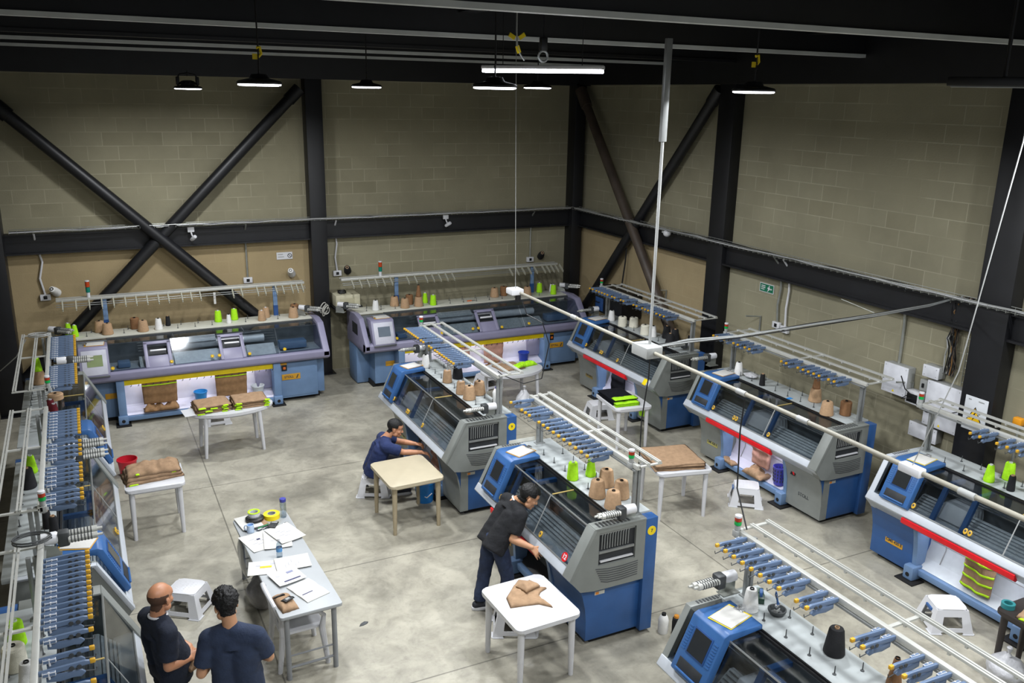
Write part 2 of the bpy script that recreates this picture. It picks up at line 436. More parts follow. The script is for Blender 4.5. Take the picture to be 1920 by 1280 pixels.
# ------------------------------------------------------------------ lamps
lit = mat('lamp_lens_lit', 'f4f6ff', 0.5, 0, 0.0, 1, 0, 60, 0.5, 9.0)
off_lens = mat('lamp_lens_glow', 'f4f6ff', 0.5, 0, 0.0, 1, 0, 60, 0.5, 9.0)
def highbay(p, label, finned=False, tagm=None):
    t = T('high_bay_lamp', label, 'lamp', p, 0, 'round lamps hanging under the roof')
    if finned:
        b = B(); b.lathe([(0.02, 0.10), (0.09, 0.09), (0.10, 0.03), (0.20, 0.005), (0.205, -0.02), (0.19, -0.02)], 32)
        for k in range(12):
            a = 2 * PI * k / 12; ca, sa = math.cos(a), math.sin(a); b.tube([(0.05 * ca, 0.05 * sa, 0.09), (0.15 * ca, 0.15 * sa, 0.04)], 0.012, 6)
        P('housing', b, black, t)
        b = B()
        for s in (-1, 1): b.tube([(s * 0.14, 0, 0.02), (s * 0.15, 0, 0.12), (s * 0.11, 0, 0.18), (0.0, 0, 0.2)], 0.012, 8); b.box(s * 0.14 - 0.025, -0.03, 0.03, s * 0.14 + 0.025, 0.03, 0.15, 0.01)
        P('bracket', b, black, t)
    else:
        P('housing', B().lathe([(0.03, 0.075), (0.07, 0.07), (0.09, 0.035), (0.19, 0.012), (0.203, 0.0), (0.203, -0.016), (0.195, -0.018)], 32), black, t)
    P('lens', B().lathe([(0.194, -0.016), (0.194, -0.028), (0.17, -0.034), (0.01, -0.036)], 32), lit, t)
    b = B(); b.tube([(0, 0, 0.07 if not finned else 0.2), (0.004, 0, 0.2), (0, 0, 6.75 - p[2])], 0.008, 6); b.tube([(0, 0.012, 0.16), (0, -0.02, 0.19), (0, -0.012, 0.24)], 0.006, 6)
    P('hanger', b, black, t)
    if tagm: P('hook', B().tube([(0, 0, 0.22), (0.03, 0, 0.25), (0.02, 0, 0.31), (-0.01, 0, 0.30)], 0.014, 8).box(-0.05, -0.004, 0.2, -0.005, 0.004, 0.25), tagm, t)
    li = bpy.data.lights.new('lamp_light', 'AREA'); li.shape = 'DISK'; li.size = 0.36; li.energy = LAMP_POWER; li.color = (0.96, 0.98, 1.0); li.spread = math.radians(170)
    lo = bpy.data.objects.new('lamp_light', li); COL.objects.link(lo); lo.parent = t; lo.location = (0, 0, -0.05)
    return t
highbay(LAMPS[0], 'small finned round lamp hanging before the back wall, leftmost of the lit lamps', True)
highbay(LAMPS[1], 'black round disc lamp with a yellow hook, beside the top of the back column', False, yellow)
highbay(LAMPS[2], 'thin lit round lamp hanging alone before the middle bay of the back wall')
highbay(LAMPS[3], 'wide lit round lamp hanging below the left half of the tube light')
highbay(LAMPS[4], 'small lit round lamp hanging below the right half of the tube light')
highbay(LAMPS[5], 'lit round lamp with a yellow tag beside the top of the right wall column', False, yellow)
for p in LAMPS_BEHIND:
    highbay(p, 'round lamp hanging above the near machines, out of the photo')
t = T('tube_light', 'long twin fluorescent tube light hanging near the yellow tags under the roof', 'lamp', (4.10, 7.67, 5.85), math.radians(-47.6))
P('housing', B().box(-0.61, -0.05, 0.0, 0.61, 0.05, 0.035, 0.008), white_pl, t)
for s in (-1, 1):
    P('tube', B().cyl((-0.60, s * 0.03, -0.018), (0.60, s * 0.03, -0.018), 0.015, None, 12), off_lens, t)
for s in (-1, 1):
    P('hanger', B().tube([(s * 0.4, 0, 0.035), (s * 0.4, 0, 0.9)], 0.004, 6), black, t)
t = T('flood_light', 'dark unlit bar fixture hanging at the right end of the roof', 'lamp', (6.47, 4.7, 5.76), math.radians(-52))
P('housing', B().box(-0.3, -0.06, -0.02, 0.3, 0.06, 0.05, 0.01), black, t)
b = B()
b.box(-0.27, -0.03, -0.03, 0.27, 0.03, -0.019, 0.004)
P('lens', b, alu_dull, t)
P('hanger', B().tube([(0.1, 0, 0.05), (0.1, 0, 0.99)], 0.015, 8), black, t)
# crane hook and yellow tags
t = T('lifting_hook', 'black lifting hook and ring hanging in front of the pale purlin', 'hook', (4.25, 7.93, 5.98))
P('ring', B().tube([(0.05 * math.cos(a * PI / 10), 0, 0.05 * math.sin(a * PI / 10)) for a in range(21)], 0.012, 8), alu_dull, t)
P('block', B().box(-0.035, -0.03, 0.05, 0.035, 0.03, 0.18, 0.01), black, t)
P('chain', B().tube([(0, 0, 0.18), (0.002, 0, 0.77)], 0.008, 6), black, t)
t = T('tagged_cable', 'loose cable with yellow tags hanging left of the lifting hook', 'cable', (4.01, 8.04, 6.1))
P('cable', B().tube([(0.0, 0, 0.65), (0.0, 0, 0.1), (0.01, 0, -0.02), (0.04, 0, -0.10), (0.09, 0, -0.16)], 0.008, 6), grey_pl, t)
for q in ((-0.05, 0, 0.06, 0.5), (0.06, 0, 0.065, -0.6), (0.02, 0, -0.06, 1.2)):
    P('tag', B().box(-0.035, -0.006, -0.02, 0.035, 0.006, 0.02), yellow, t, q[:3], (0, q[3], 0))

# ------------------------------------------------------------------ overhead power bus
bus_m = mat('ivory_bus_duct', '8f8c80', 0.5, 0, 0.12, 5)
t = T('power_bus', 'ivory overhead power duct slung across the hall above the machines', 'power duct', (5.12, 10.05, 3.1))
P('duct', B().tube([(0, 0, 0), (0.0, -2.94, 0), (0, -5.9, 0), (0.02, -8.2, 0)], 0.019, 12), bus_m, t)
for y in (-1.45, -4.4, -5.15, -6.65):
    P('coupling', B().tube([(0, y - 0.06, 0), (0, y + 0.06, 0)], 0.025, 12), grey_pl, t)
P('junction_box', B().box(-0.10, -3.08, -0.06, 0.10, -2.80, 0.06, 0.012), grey_pl, t)
P('end_box', B().box(-0.13, -0.05, -0.03, 0.05, 0.14, 0.05, 0.015), white_pl, t)
P('hanging_box', B().box(-0.04, -6.30, -0.035, 0.04, -6.12, 0.03, 0.01), white_pl, t)
P('socket', B().box(-0.04, -0.02, -0.12, 0.02, 0.04, -0.03, 0.006), black, t)
P('hanger_wire', B().tube([(-0.03, 0.05, 0.05), (-0.12, 0.0, 3.6)], 0.004, 6), grey_pl, t)
P('hanger_wire', B().tube([(0.0, -6.21, 0.03), (-0.01, -6.45, 0.8), (-0.05, -6.65, 2.3), (-0.09, -6.7, 3.62)], 0.0045, 6), grey_pl, t)
t = T('cable_bridge', 'bundle of grey cables on a rail from the power duct to the right wall', 'cable bundle', (5.18, 7.12, 3.12))
w = [(0.05, 0.0, 0.0), (0.5, 0.05, 0.01), (1.2, 0.08, -0.03), (2.3, 0.10, -0.01), (3.4, 0.14, 0.0), (4.4, 0.19, 0.02), (4.98, 0.22, 0.06)]
P('rail', B().tube(w, 0.013, 8), alu_dull, t)
for j in range(4):
    rnd = random.Random(j)
    P('cable', B().tube([(x, y + 0.016 * math.cos(j * 1.6), z + 0.018 * math.sin(j * 1.6) - (0.02 if 0 < k < 6 else 0) * rnd.random()) for k, (x, y, z) in enumerate(w)], 0.007, 6), (grey_pl, black, alu_dull, black)[j], t)
P('hanger', B().tube([(3.3, 0.6, 0.1), (3.38, 0.14, 0.02)], 0.005, 6), galv, t)
t = T('ceiling_drop_pole', 'tall grey conduit pole dropping from the roof to the power duct', 'pole', (5.15, 7.11, 3.15))
P('conduit', B().tube([(0, 0, 0), (0, 0, 2.2)], 0.016, 10), grey_pl, t)
P('channel', B().box(-0.032, -0.022, 2.05, 0.032, 0.022, 3.0, 0.004), alu_dull, t)
def drop(p, pts, label):
    o = P('power_cable', B().tube(pts, 0.007, 6), black, None, p); tag(o, label, 'cord'); return o
drop((5.12, 9.95, 3.0), [(0, 0, 0), (0.02, -0.1, -0.16), (0.12, -0.35, -0.22), (0.2, -0.4, -0.5), (0.16, -0.3, -1.0), (0.05, 0.0, -1.15), (-0.15, 0.25, -1.08), (-0.2, 0.3, -1.03)], 'black cord looping from the far end of the power duct to a yarn rack')
drop((5.12, 7.05, 3.03), [(0, 0, 0), (0.0, 0.0, -0.2), (-0.02, 0.05, -0.7), (0.02, 0.1, -1.2), (-0.05, 0.1, -1.55)], 'black cord hanging from the junction box of the power duct')
drop((5.12, 5.6, 3.05), [(0, 0, 0), (0, 0.02, -0.3), (-0.08, -0.1, -0.8), (-0.2, -0.4, -1.04)], 'thin cord hanging from the power duct to the nearest yarn rack')

# ------------------------------------------------------------------ things on the walls
def cctv(p, rz, label):
    t = T('security_camera', label, 'camera', p, rz)
    P('mount_box', B().box(-0.06, -0.05, 0.0, 0.06, 0.0, 0.09, 0.008), white_pl, t)
    P('bracket', B().tube([(0.0, -0.03, 0.0), (0.01, -0.05, -0.05), (0.02, -0.08, -0.08)], 0.014, 8), white_pl, t)
    b = B(); b.lathe([(0.008, -0.09), (0.03, -0.085), (0.036, -0.04), (0.036, 0.06), (0.03, 0.07), (0.008, 0.07)], 16)
    P('camera_body', b, white_pl, t, (0.03, -0.10, -0.10), (math.radians(60), 0, math.radians(25)))
    P('camera_lens', B().lathe([(0.004, -0.094), (0.02, -0.092), (0.02, -0.08), (0.004, -0.08)], 12), black, t, (0.03, -0.10, -0.10), (math.radians(60), 0, math.radians(25)))
    return t
cctv((1.83, 17.09, 3.06), 0, 'white security camera on the beam beside the crossing of the diagonal braces')
cctv((6.92, 17.09, 3.08), 0, 'white security camera on the beam over the middle of the back wall')
t = T('security_camera', 'white dome camera on the right wall beam near the brown brace', 'camera', (10.06, 13.49, 3.14), -PI / 2)
P('camera_body', B().ball((0, -0.05, 0), (0.075, 0.075, 0.07)), white_pl, t)
P('mount_box', B().box(-0.2, -0.03, -0.02, 0.0, 0.0, 0.02, 0.006), white_pl, t)
def wall_cone(p, m, label):
    t = T('wall_yarn_cone', label, 'yarn cone', p, 0)
    P('yarn', B().lathe([(0.035, -0.12), (0.075, -0.11), (0.07, 0.02), (0.05, 0.13), (0.03, 0.14)], 24), m, t, (0, -0.12, 0), (math.radians(62), 0, math.radians(-18)))
    P('core', B().lathe([(0.03, 0.0), (0.03, 0.15), (0.02, 0.15), (0.02, 0.1)], 16), (tan if m is black_y else black), t, (0, -0.12, 0), (math.radians(62), 0, math.radians(-18)))
    P('peg', B().tube([(0, 0, 0), (0.02, -0.1, 0.0)], 0.01, 8), galv, t)
wall_cone((-0.53, 17.29, 2.11), white_y, 'white yarn cone pegged on the back wall at the far left')
wall_cone((3.66, 17.29, 2.15), white_y, 'white yarn cone pegged on the back wall under the small prohibition sign')
wall_cone((4.8, 17.29, 2.13), black_y, 'black yarn cone pegged on the back wall right of the column')
wall_cone((9.29, 17.29, 2.15), black_y, 'black yarn cone pegged on the back wall near the corner')
def outlet(p, rz, top, label, m=white_pl, wav=0.02):
    t = T('socket_box', label, 'socket', p, rz)
    P('box', B().box(-0.085, -0.06, -0.055, 0.085, 0.0, 0.055, 0.008), white_pl, t)
    P('face', B().box(-0.03, -0.065, -0.03, 0.03, -0.06, 0.03, 0.004), black, t)
    h = top - p[2]
    P('conduit', B().tube([(0, -0.03, 0.05), (-wav, -0.03, h * 0.3), (wav * 0.4, -0.03, h * 0.55), (-wav, -0.04, h * 0.85), (-wav, -0.2, h)], 0.018, 8), m, t)
    return t
outlet((-0.69, 17.29, 1.99), 0, 3.15, 'socket box with white conduit at the far left of the back wall', white_pl, 0.05)
outlet((4.61, 17.29, 2.05), 0, 3.15, 'socket box with white conduit just right of the back column', white_pl, 0.03)
outlet((2.83, 17.29, 2.04), 0, 3.15, 'socket box with thin grey conduit above the left lavender machine', galv, 0.0)
outlet((9.05, 17.29, 2.05), 0, 3.15, 'socket box with thin conduit at the right end of the back wall', galv, 0.0)
outlet((10.29, 10.44, 1.97), -PI / 2, 3.15, 'socket box with white conduit on the right wall under the exit sign', white_pl, 0.02)
outlet((10.29, 10.63, 2.0), -PI / 2, 3.15, 'socket with plugged cables and grey conduit on the right wall', galv, 0.03)
# signs
t = T('prohibition_sign', 'small white no-entry notice on the back wall left of the column', 'sign', (3.57, 17.295, 2.47))
P('panel', B().box(-0.155, -0.008, -0.07, 0.155, 0, 0.07), white_pl, t)
b = B(); b.tube([(0.10 + 0.038 * math.cos(a * PI / 12), -0.010, 0.038 * math.sin(a * PI / 12)) for a in range(25)], 0.006, 6); b.tube([(0.073, -0.010, 0.027), (0.127, -0.010, -0.027)], 0.005, 6)
P('pictogram', b, black, t)
for z, w_ in ((0.03, 0.1), (-0.02, 0.12)):
    P('text_line', B().box(-0.13, -0.0095, z - 0.009, -0.13 + w_, -0.008, z + 0.009), grey_pl, t)
t = T('exit_sign', 'green emergency exit sign on the right wall', 'sign', (10.295, 10.98, 2.555), -PI / 2)
P('panel', B().box(-0.17, -0.008, -0.075, 0.17, 0, 0.075), white_pl, t)
P('green_field', B().box(-0.158, -0.010, -0.064, 0.158, -0.008, 0.064), mat('exit_green', '0f6b4c', 0.5), t)
b = B(); b.ball((0.06, -0.011, 0.038), (0.012, 0.002, 0.012)); b.prism([(0.03, 0.02), (0.07, 0.025), (0.085, -0.005), (0.06, -0.03), (0.035, -0.055), (0.022, -0.05), (0.045, -0.015), (0.02, 0.0)], -0.013, -0.011, 'y'); b.prism([(0.10, 0.012), (0.10, -0.02), (0.14, -0.004)], -0.013, -0.011, 'y'); b.box(0.085, -0.013, -0.012, 0.102, -0.011, 0.002)
P('pictogram', b, white_pl, t)
for k in range(3): P('text_line', B().box(-0.13, -0.0115, 0.025 - 0.03 * k, -0.03 - 0.02 * (k == 2), -0.010, 0.04 - 0.03 * k), white_pl, t)
t = T('voltage_sign', 'white panel with a yellow high-voltage triangle on the black column', 'sign', (10.05, 6.755, 1.80), -PI / 2)
P('panel', B().box(-0.16, -0.012, -0.25, 0.16, 0, 0.2, 0.01), mat('pale_sign_panel', 'd4d8dd', 0.4), t)
P('triangle_border', B().prism([(-0.125, -0.15), (0.125, -0.15), (0, 0.075)], -0.016, -0.012, 'y'), black, t)
P('triangle', B().prism([(-0.105, -0.138), (0.105, -0.138), (0, 0.052)], -0.019, -0.016, 'y'), mat('warning_yellow', 'f2c10e', 0.45), t)
P('lightning_bolt', B().prism([(0.012, 0.01), (-0.03, -0.065), (-0.004, -0.06), (-0.022, -0.115), (0.026, -0.04), (0.0, -0.045), (0.022, 0.008)], -0.022, -0.019, 'y'), black, t)
P('text_line', B().box(-0.11, -0.014, 0.15, -0.07, -0.012, 0.165), grey_pl, t)
P('text_line', B().box(0.03, -0.014, 0.15, 0.11, -0.012, 0.165), grey_pl, t)
# electrical boxes
def ebox(p, w_, h, d, label, tri=True):
    t = T('electrical_box', label, 'electrical box', p, -PI / 2)
    P('body', B().box(-w_ / 2, -d, -h / 2, w_ / 2, 0, h / 2, 0.006), grey_pl, t)
    P('cover', B().box(-w_ / 2 - 0.004, -d - 0.02, -h / 2 - 0.004, w_ / 2 + 0.004, -d, h / 2 + 0.004, 0.006), mat('electrical_white', 'd9dbe2', 0.4), t)
    for sx_ in (-1, 1):
        for sz in (-1, 1): P('screw', B().ball((sx_ * (w_ / 2 - 0.03), -d - 0.021, sz * (h / 2 - 0.03)), (0.006, 0.004, 0.006), 8, 6), alu_dull, t)
    if tri: P('warning_triangle', B().prism([(-0.02, -h / 2 + 0.03), (0.02, -h / 2 + 0.03), (0, -h / 2 + 0.065)], -d - 0.0215, -d - 0.02, 'y'), yellow, t)
    return t
t = ebox((10.295, 8.1, 1.83), 0.40, 0.42, 0.14, 'white electrical box fed by a grey pipe, leftmost on the right wall')
t = ebox((10.295, 7.29, 1.68), 0.52, 0.62, 0.16, 'tallest white electrical box beside the black column')
t = ebox((10.295, 7.55, 2.10), 0.24, 0.16, 0.14, 'small white electrical box at the foot of the cable bundle', False)
t = ebox((10.295, 7.55, 1.22), 0.44, 0.2, 0.12, 'low white electrical box half hidden behind a yarn rack', False)
t = T('meter_box', 'white meter box with a dark window between the electrical boxes', 'electrical box', (10.295, 7.76, 1.66), -PI / 2)
P('body', B().box(-0.13, -0.16, -0.10, 0.13, 0, 0.09, 0.02), white_pl, t); P('window', B().box(-0.10, -0.166, -0.07, 0.07, -0.16, 0.055, 0.004), black, t)
t = T('breaker_switch', 'small grey breaker switch above the meter box', 'switch', (10.295, 7.68, 1.86), -PI / 2)
P('body', B().box(-0.06, -0.09, -0.08, 0.06, 0, 0.08, 0.01), grey_pl, t); P('toggle', B().box(-0.015, -0.11, -0.03, 0.015, -0.09, 0.03, 0.004), black, t)
o = P('steel_conduit', B().tube([(10.27, 8.17, 2.03), (10.27, 8.17, 2.6), (10.2, 8.17, 3.1)], 0.022, 10), galv); tag(o, 'grey steel pipe dropping to the leftmost electrical box', 'conduit')
o = P('steel_conduit', B().tube([(10.27, 7.04, 1.95), (10.27, 7.03, 2.6), (10.26, 7.02, 2.9), (10.2, 7.06, 3.08)], 0.014, 10), white_pl); tag(o, 'thin white pipe beside the black column', 'conduit')
t = T('cable_bundle', 'thick dark bundle of cables dropping to the electrical boxes', 'cable bundle', (10.22, 7.33, 2.15))
for j in range(14):
    rnd = random.Random(40 + j); a = rnd.uniform(-0.09, 0.09); c = rnd.uniform(-0.06, 0.06); pts = []
    for k in range(9):
        f = k / 8; pts.append((rnd.uniform(-0.05, 0.03), a * (1 - 0.3 * f) + rnd.uniform(-0.03, 0.03) + 0.04 * f, 0.98 * f - 0.03))
    pts.append((0.0 + c, a - 0.1, 1.05))
    P('cable', B().tube(pts, 0.009, 6), (black, black, steel_brown, black, mat('copper_cable', '7d5b31', 0.5), black, grey_pl)[j % 7], t)
t = T('wire_ladder', 'thin wire cable ladder on the wall right of the cable bundle', 'cable tray', (10.28, 7.14, 2.0))
b = B()
for s in (-1, 1): b.tube([(0, s * 0.04, 0), (0, s * 0.04, 1.1)], 0.004, 6)
for k in range(11): b.tube([(0, -0.04, 0.05 + 0.1 * k), (0, 0.04, 0.05 + 0.1 * k)], 0.003, 6)
P('ladder', b, galv, t)
o = P('power_cable', B().tube([(9.95, 7.85, 1.98), (10.0, 7.8, 1.8), (10.05, 7.75, 1.74), (10.08, 7.9, 1.62), (10.15, 7.75, 1.66), (10.2, 7.7, 1.7)], 0.008, 6), black); tag(o, 'black cord drooping from a yarn rack to the meter box', 'cord')
o = P('power_cable', B().tube([(10.13, 7.7, 1.6), (10.1, 7.5, 1.55), (10.1, 7.2, 1.62), (10.12, 7.0, 1.72), (10.24, 6.98, 1.75)], 0.006, 6), black); tag(o, 'black cord crossing the tallest electrical box', 'cord')
o = P('emergency_button', B().box(10.2, 6.24, 1.76, 10.29, 6.36, 1.86, 0.02), mat('orange_plastic', 'e0951a', 0.4)); tag(o, 'small orange knob box on the wall right of the black column', 'button')
o = P('steel_conduit', B().tube([(10.26, 6.30, 0.9), (10.26, 6.30, 1.76)], 0.015, 8), galv); tag(o, 'grey pipe under the small orange knob box', 'conduit')
# wall brackets
for (x, y, z, lab) in ((10.28, 13.75, 1.95, 'bent grey steel bracket on the right wall behind the brown brace'), (10.28, 11.05, 2.05, 'bent grey steel bracket on the right wall below the exit sign'), (10.28, 7.9, 1.83, 'bent grey steel bracket beside the leftmost electrical box')):
    o = P('wall_bracket', B().tube([(x, y, z - 0.28), (x, y, z), (x - 0.28, y + 0.05, z + 0.02)], 0.016, 6), galv); tag(o, lab, 'bracket')
# black cabinet and beige controller
t = T('stabilizer_cabinet', 'black electrical cabinet on the wall behind the machine with white cones', 'cabinet', (10.28, 15.05, 1.5), -PI / 2)
P('body', B().box(-0.55, -0.5, -0.32, 0.5, 0, 0.22, 0.01), black, t)
P('front_panel', B().box(-0.50, -0.51, -0.28, -0.2, -0.50, 0.0, 0.004), m_navy, t)
P('handle', B().tube([(-0.47, -0.51, -0.1), (-0.47, -0.54, -0.1), (-0.33, -0.54, -0.1), (-0.33, -0.51, -0.1)], 0.008, 6), black, t)
P('cable', B().tube([(0.0, -0.2, 0.22), (-0.02, -0.12, 0.8), (0.0, -0.1, 1.55)], 0.016, 8), black, t)
t = T('control_unit', 'beige control unit on a wall shelf right of the back column', 'control unit', (4.72, 17.29, 1.42))
P('body', B().box(-0.28, -0.5, 0.02, 0.22, -0.02, 0.26, 0.015), mat('beige_plastic', 'c3bea4', 0.5), t)
P('face', B().box(-0.2, -0.508, 0.08, 0.1, -0.5, 0.2, 0.004), mat('beige_face', 'b0ab90', 0.5), t)
P('shelf', B().box(-0.32, -0.52, -0.02, 0.26, 0.0, 0.02), black, t)
b = B()
for j in range(5): b.tube([(-0.1 + 0.05 * math.cos(k + j) * 1.6, -0.3 + 0.09 * math.sin(k + j), 0.27 + 0.008 * j + 0.02 * (k % 2)) for k in range(9)], 0.008, 6)
P('coiled_cable', b, black, t)
P('pulley', B().lathe([(0.02, -0.06), (0.09, -0.05), (0.10, 0.0), (0.02, 0.02)], 20), m_dark, t, (0.1, -0.28, -0.1))
o = P('coiled_hose', B().tube([((0.05 + 0.018 * math.sin(k * 0.21)) * math.cos(k * 0.35), -0.0022 * k, (0.10 + 0.03 * math.cos(k * 0.13)) * math.sin(k * 0.35)) for k in range(80)], 0.011, 8), mat('clear_hose', 'b9b8b0', 0.3), None, (4.2, 16.96, 1.42), (0.2, 0.3, 0.4)); tag(o, 'coil of pale hose hung on the back column', 'hose')
# ------------------------------------------------------------------ flat knitting machines
# machine space: x along the machine from the operator's left, y from the front lip to the back, z up
hood_in = mat('hood_interior_grey', '6c7074', 0.5, 0, 0.3, 7)
def unit_mesh():
    b = B()
    b.prism([(0.0, -0.012), (0.0, 0.02), (-0.27, 0.03), (-0.31, 0.022), (-0.31, 0.0), (-0.05, -0.012)], -0.011, 0.011, 'x', 0.003)
    b.prism([(-0.04, -0.06), (-0.12, -0.075), (-0.2, -0.062), (-0.24, -0.075), (-0.27, -0.05), (-0.25, -0.03), (-0.04, -0.022)], -0.016, 0.006, 'x', 0.003)
    b.mi = 1
    b.box(-0.036, -0.10, -0.01, -0.012, -0.02, 0.018, 0.004); b.tube([(-0.03, -0.06, 0.02), (-0.03, -0.06, -0.03)], 0.007, 6)
    b.mi = 2
    b.cyl((-0.02, -0.19, 0.0), (0.018, -0.19, 0.0), 0.015, None, 10); b.cyl((-0.02, -0.235, 0.0), (0.018, -0.235, 0.0), 0.015, None, 10)
    b.tube([(0.0, -0.27, -0.05), (0.0, -0.33, -0.06), (0.0, -0.335, -0.035)], 0.004, 6)
    me = b.mesh('tension_unit')
    for q in (unit_blue, white_pl, m_dark): me.materials.append(q)
    return me
UNIT = unit_mesh()
TIP = B().box(-0.0125, -0.332, 0.0, 0.0125, -0.298, 0.030, 0.005).mesh('unit_tip'); TIP.materials.append(mat('yellow_tip', 'c99a26', 0.45))
SPIN = B().cyl((0, 0, 0), (0, 0, 0.075), 0.0055, 0.004, 8).lathe([(0.016, 0), (0.014, 0.006), (0.006, 0.01)], 12).mesh('yarn_spindle'); SPIN.materials.append(m_dark)
def lamp_meshes():
    out = []
    for nm, z0, z1, r, m in (('beacon_base', 0, 0.05, 0.026, grey_pl), ('beacon_green', 0.05, 0.085, 0.031, mat('beacon_green_lens', '11a04a', 0.25)), ('beacon_red', 0.085, 0.12, 0.031, mat('beacon_red_lens', 'a2341c', 0.25)), ('beacon_cap', 0.12, 0.145, 0.031, white_pl)):
        me = B().lathe([(r - 0.004, z0), (r, z0 + 0.004), (r, z1 - 0.003), (r - 0.006, z1)], 18).mesh(nm); me.materials.append(m); out.append((nm, me))
    return out
BEACON = lamp_meshes()
def knob_mesh(n):
    b = B()
    for k in range(n):
        x = 0.055 * k
        b.prism([(x + q[0] * 0.024, q[1] * 0.036) for q in arc((0, 0), 1, 0, 2 * PI, 20)[:-1]], -0.012, 0.004, 'y', 0.003)
    b.mi = 1
    for k in range(n):
        b.ball((0.055 * k, -0.012, 0.006), (0.013, 0.004, 0.015), 12, 8)
    me = b.mesh('handle_plate'); me.materials.append(knobm); me.materials.append(m_dark); return me
KNOB1, KNOB2 = knob_mesh(1), knob_mesh(2)
FOOT = B().box(-0.07, -0.06, 0.02, 0.07, 0.12, 0.20, 0.02).mesh('foot'); FOOT.materials.append(m_sky)
FHOLE = B().cyl((0, -0.062, 0.09), (0, -0.05, 0.09), 0.028, None, 16).box(-0.13, -0.12, 0.0, 0.13, 0.10, 0.018, 0.004).mesh('foot_pad'); FHOLE.materials.append(rubber)

def rack(t, L, zr, yr, units, beacon, r0=0.0, dys=(0.17, 0.35)):
    b = B(); b.box(r0, yr, zr - 0.02, r0 + L, yr + 0.045, zr + 0.03, 0.004)
    P('rack_rail', b, alu, t)
    P('lower_rail', B().box(r0 + 0.02, yr - 0.012, zr - 0.045, r0 + L - 0.02, yr + 0.012, zr - 0.028), alu_dull, t)
    for dy in dys:
        b = B(); b.box(r0, yr + dy, zr + 0.015, r0 + L, yr + dy + 0.016, zr + 0.035); b.box(r0, yr + dy + 0.026, zr + 0.015, r0 + L, yr + dy + 0.042, zr + 0.035)
        for k in range(8): b.box(r0 + L * (k + 0.5) / 8, yr + dy + 0.004, zr - 0.005, r0 + L * (k + 0.5) / 8 + 0.02, yr + dy + 0.04, zr + 0.02)
        P('rear_rail', b, alu, t)
    for x in (r0, r0 + L * 0.55, r0 + L - 0.03):
        P('cross_bar', B().box(x, yr + 0.03, zr + 0.0, x + 0.03, yr + dys[1] + 0.05, zr + 0.015), alu, t)
    for x in units:
        u = P('tension_unit', UNIT, None, t, (r0 + x, yr, zr))
        P('unit_tip', TIP, None, u)
    if beacon is not None:
        put_beacon(t, (r0 + beacon, yr + 0.0, zr + 0.03))
def worklamp(t, x, y, z, w, e):
    """the machine's own strip lamp over the take-down space"""
    s = P('work_lamp', B().cyl((-w / 2, 0, 0), (w / 2, 0, 0), 0.012, None, 10), lit, t, (x, y, z))
    li = bpy.data.lights.new('work_lamp_light', 'AREA'); li.shape = 'RECTANGLE'; li.size = w; li.size_y = 0.03; li.energy = e; li.color = (0.92, 0.9, 1.0)
    o = bpy.data.objects.new('work_lamp_light', li); COL.objects.link(o); o.parent = s; o.location = (0, 0.0, -0.015); o.rotation_euler = (math.radians(25), 0, 0)
def put_beacon(t, p, lab=None):
    s = P('signal_beacon', B().box(-0.03, -0.03, -0.06, 0.03, 0.03, 0.0, 0.005), grey_pl, t, p)
    for nm, me in BEACON: P(nm, me, None, s)
def feeder(t, p, rz=0.0, tall=False):
    """storage feeder: two ribbed rollers, a dark motor block, a pale drum behind"""
    f = P('yarn_feeder', B().box(-0.05, -0.05, -0.07, 0.05, 0.04, 0.06, 0.018), m_dark, t, p, (0, 0, rz))
    P('bracket', B().prism([(0.02, -0.14), (0.2, -0.14), (0.2, -0.02), (0.05, -0.06)], -0.03, -0.02, 'x').box(-0.05, 0.02, -0.15, 0.05, 0.2, -0.14), galv, f)
    for s in (-1, 1):
        b = B(); b.tube([(s * 0.035, -0.04, s * 0.012), (s * 0.035, -0.26, s * 0.012)], 0.028, 12); b.tube([(s * 0.035, -0.26, s * 0.012), (s * 0.035, -0.30, s * 0.012)], 0.012, 8)
        P('roller', b, alu, f)
        b = B()
        for k in range(8): b.lathe([(0.024, -0.005), (0.031, -0.005), (0.031, 0.005), (0.024, 0.005)], 12)
        b = B()
        for k in range(7): b.tube([(s * 0.035, -0.06 - 0.025 * k, s * 0.012), (s * 0.035, -0.068 - 0.025 * k, s * 0.012)], 0.031, 12)
        P('roller_ribs', b, m_dark, f)
    P('drum', B().tube([(0, 0.03, 0.01), (0, 0.05, 0.01), (0, 0.16, 0.01), (0, 0.165, 0.01)], [0.04, 0.052, 0.05, 0.03], 18), white_pl, f)

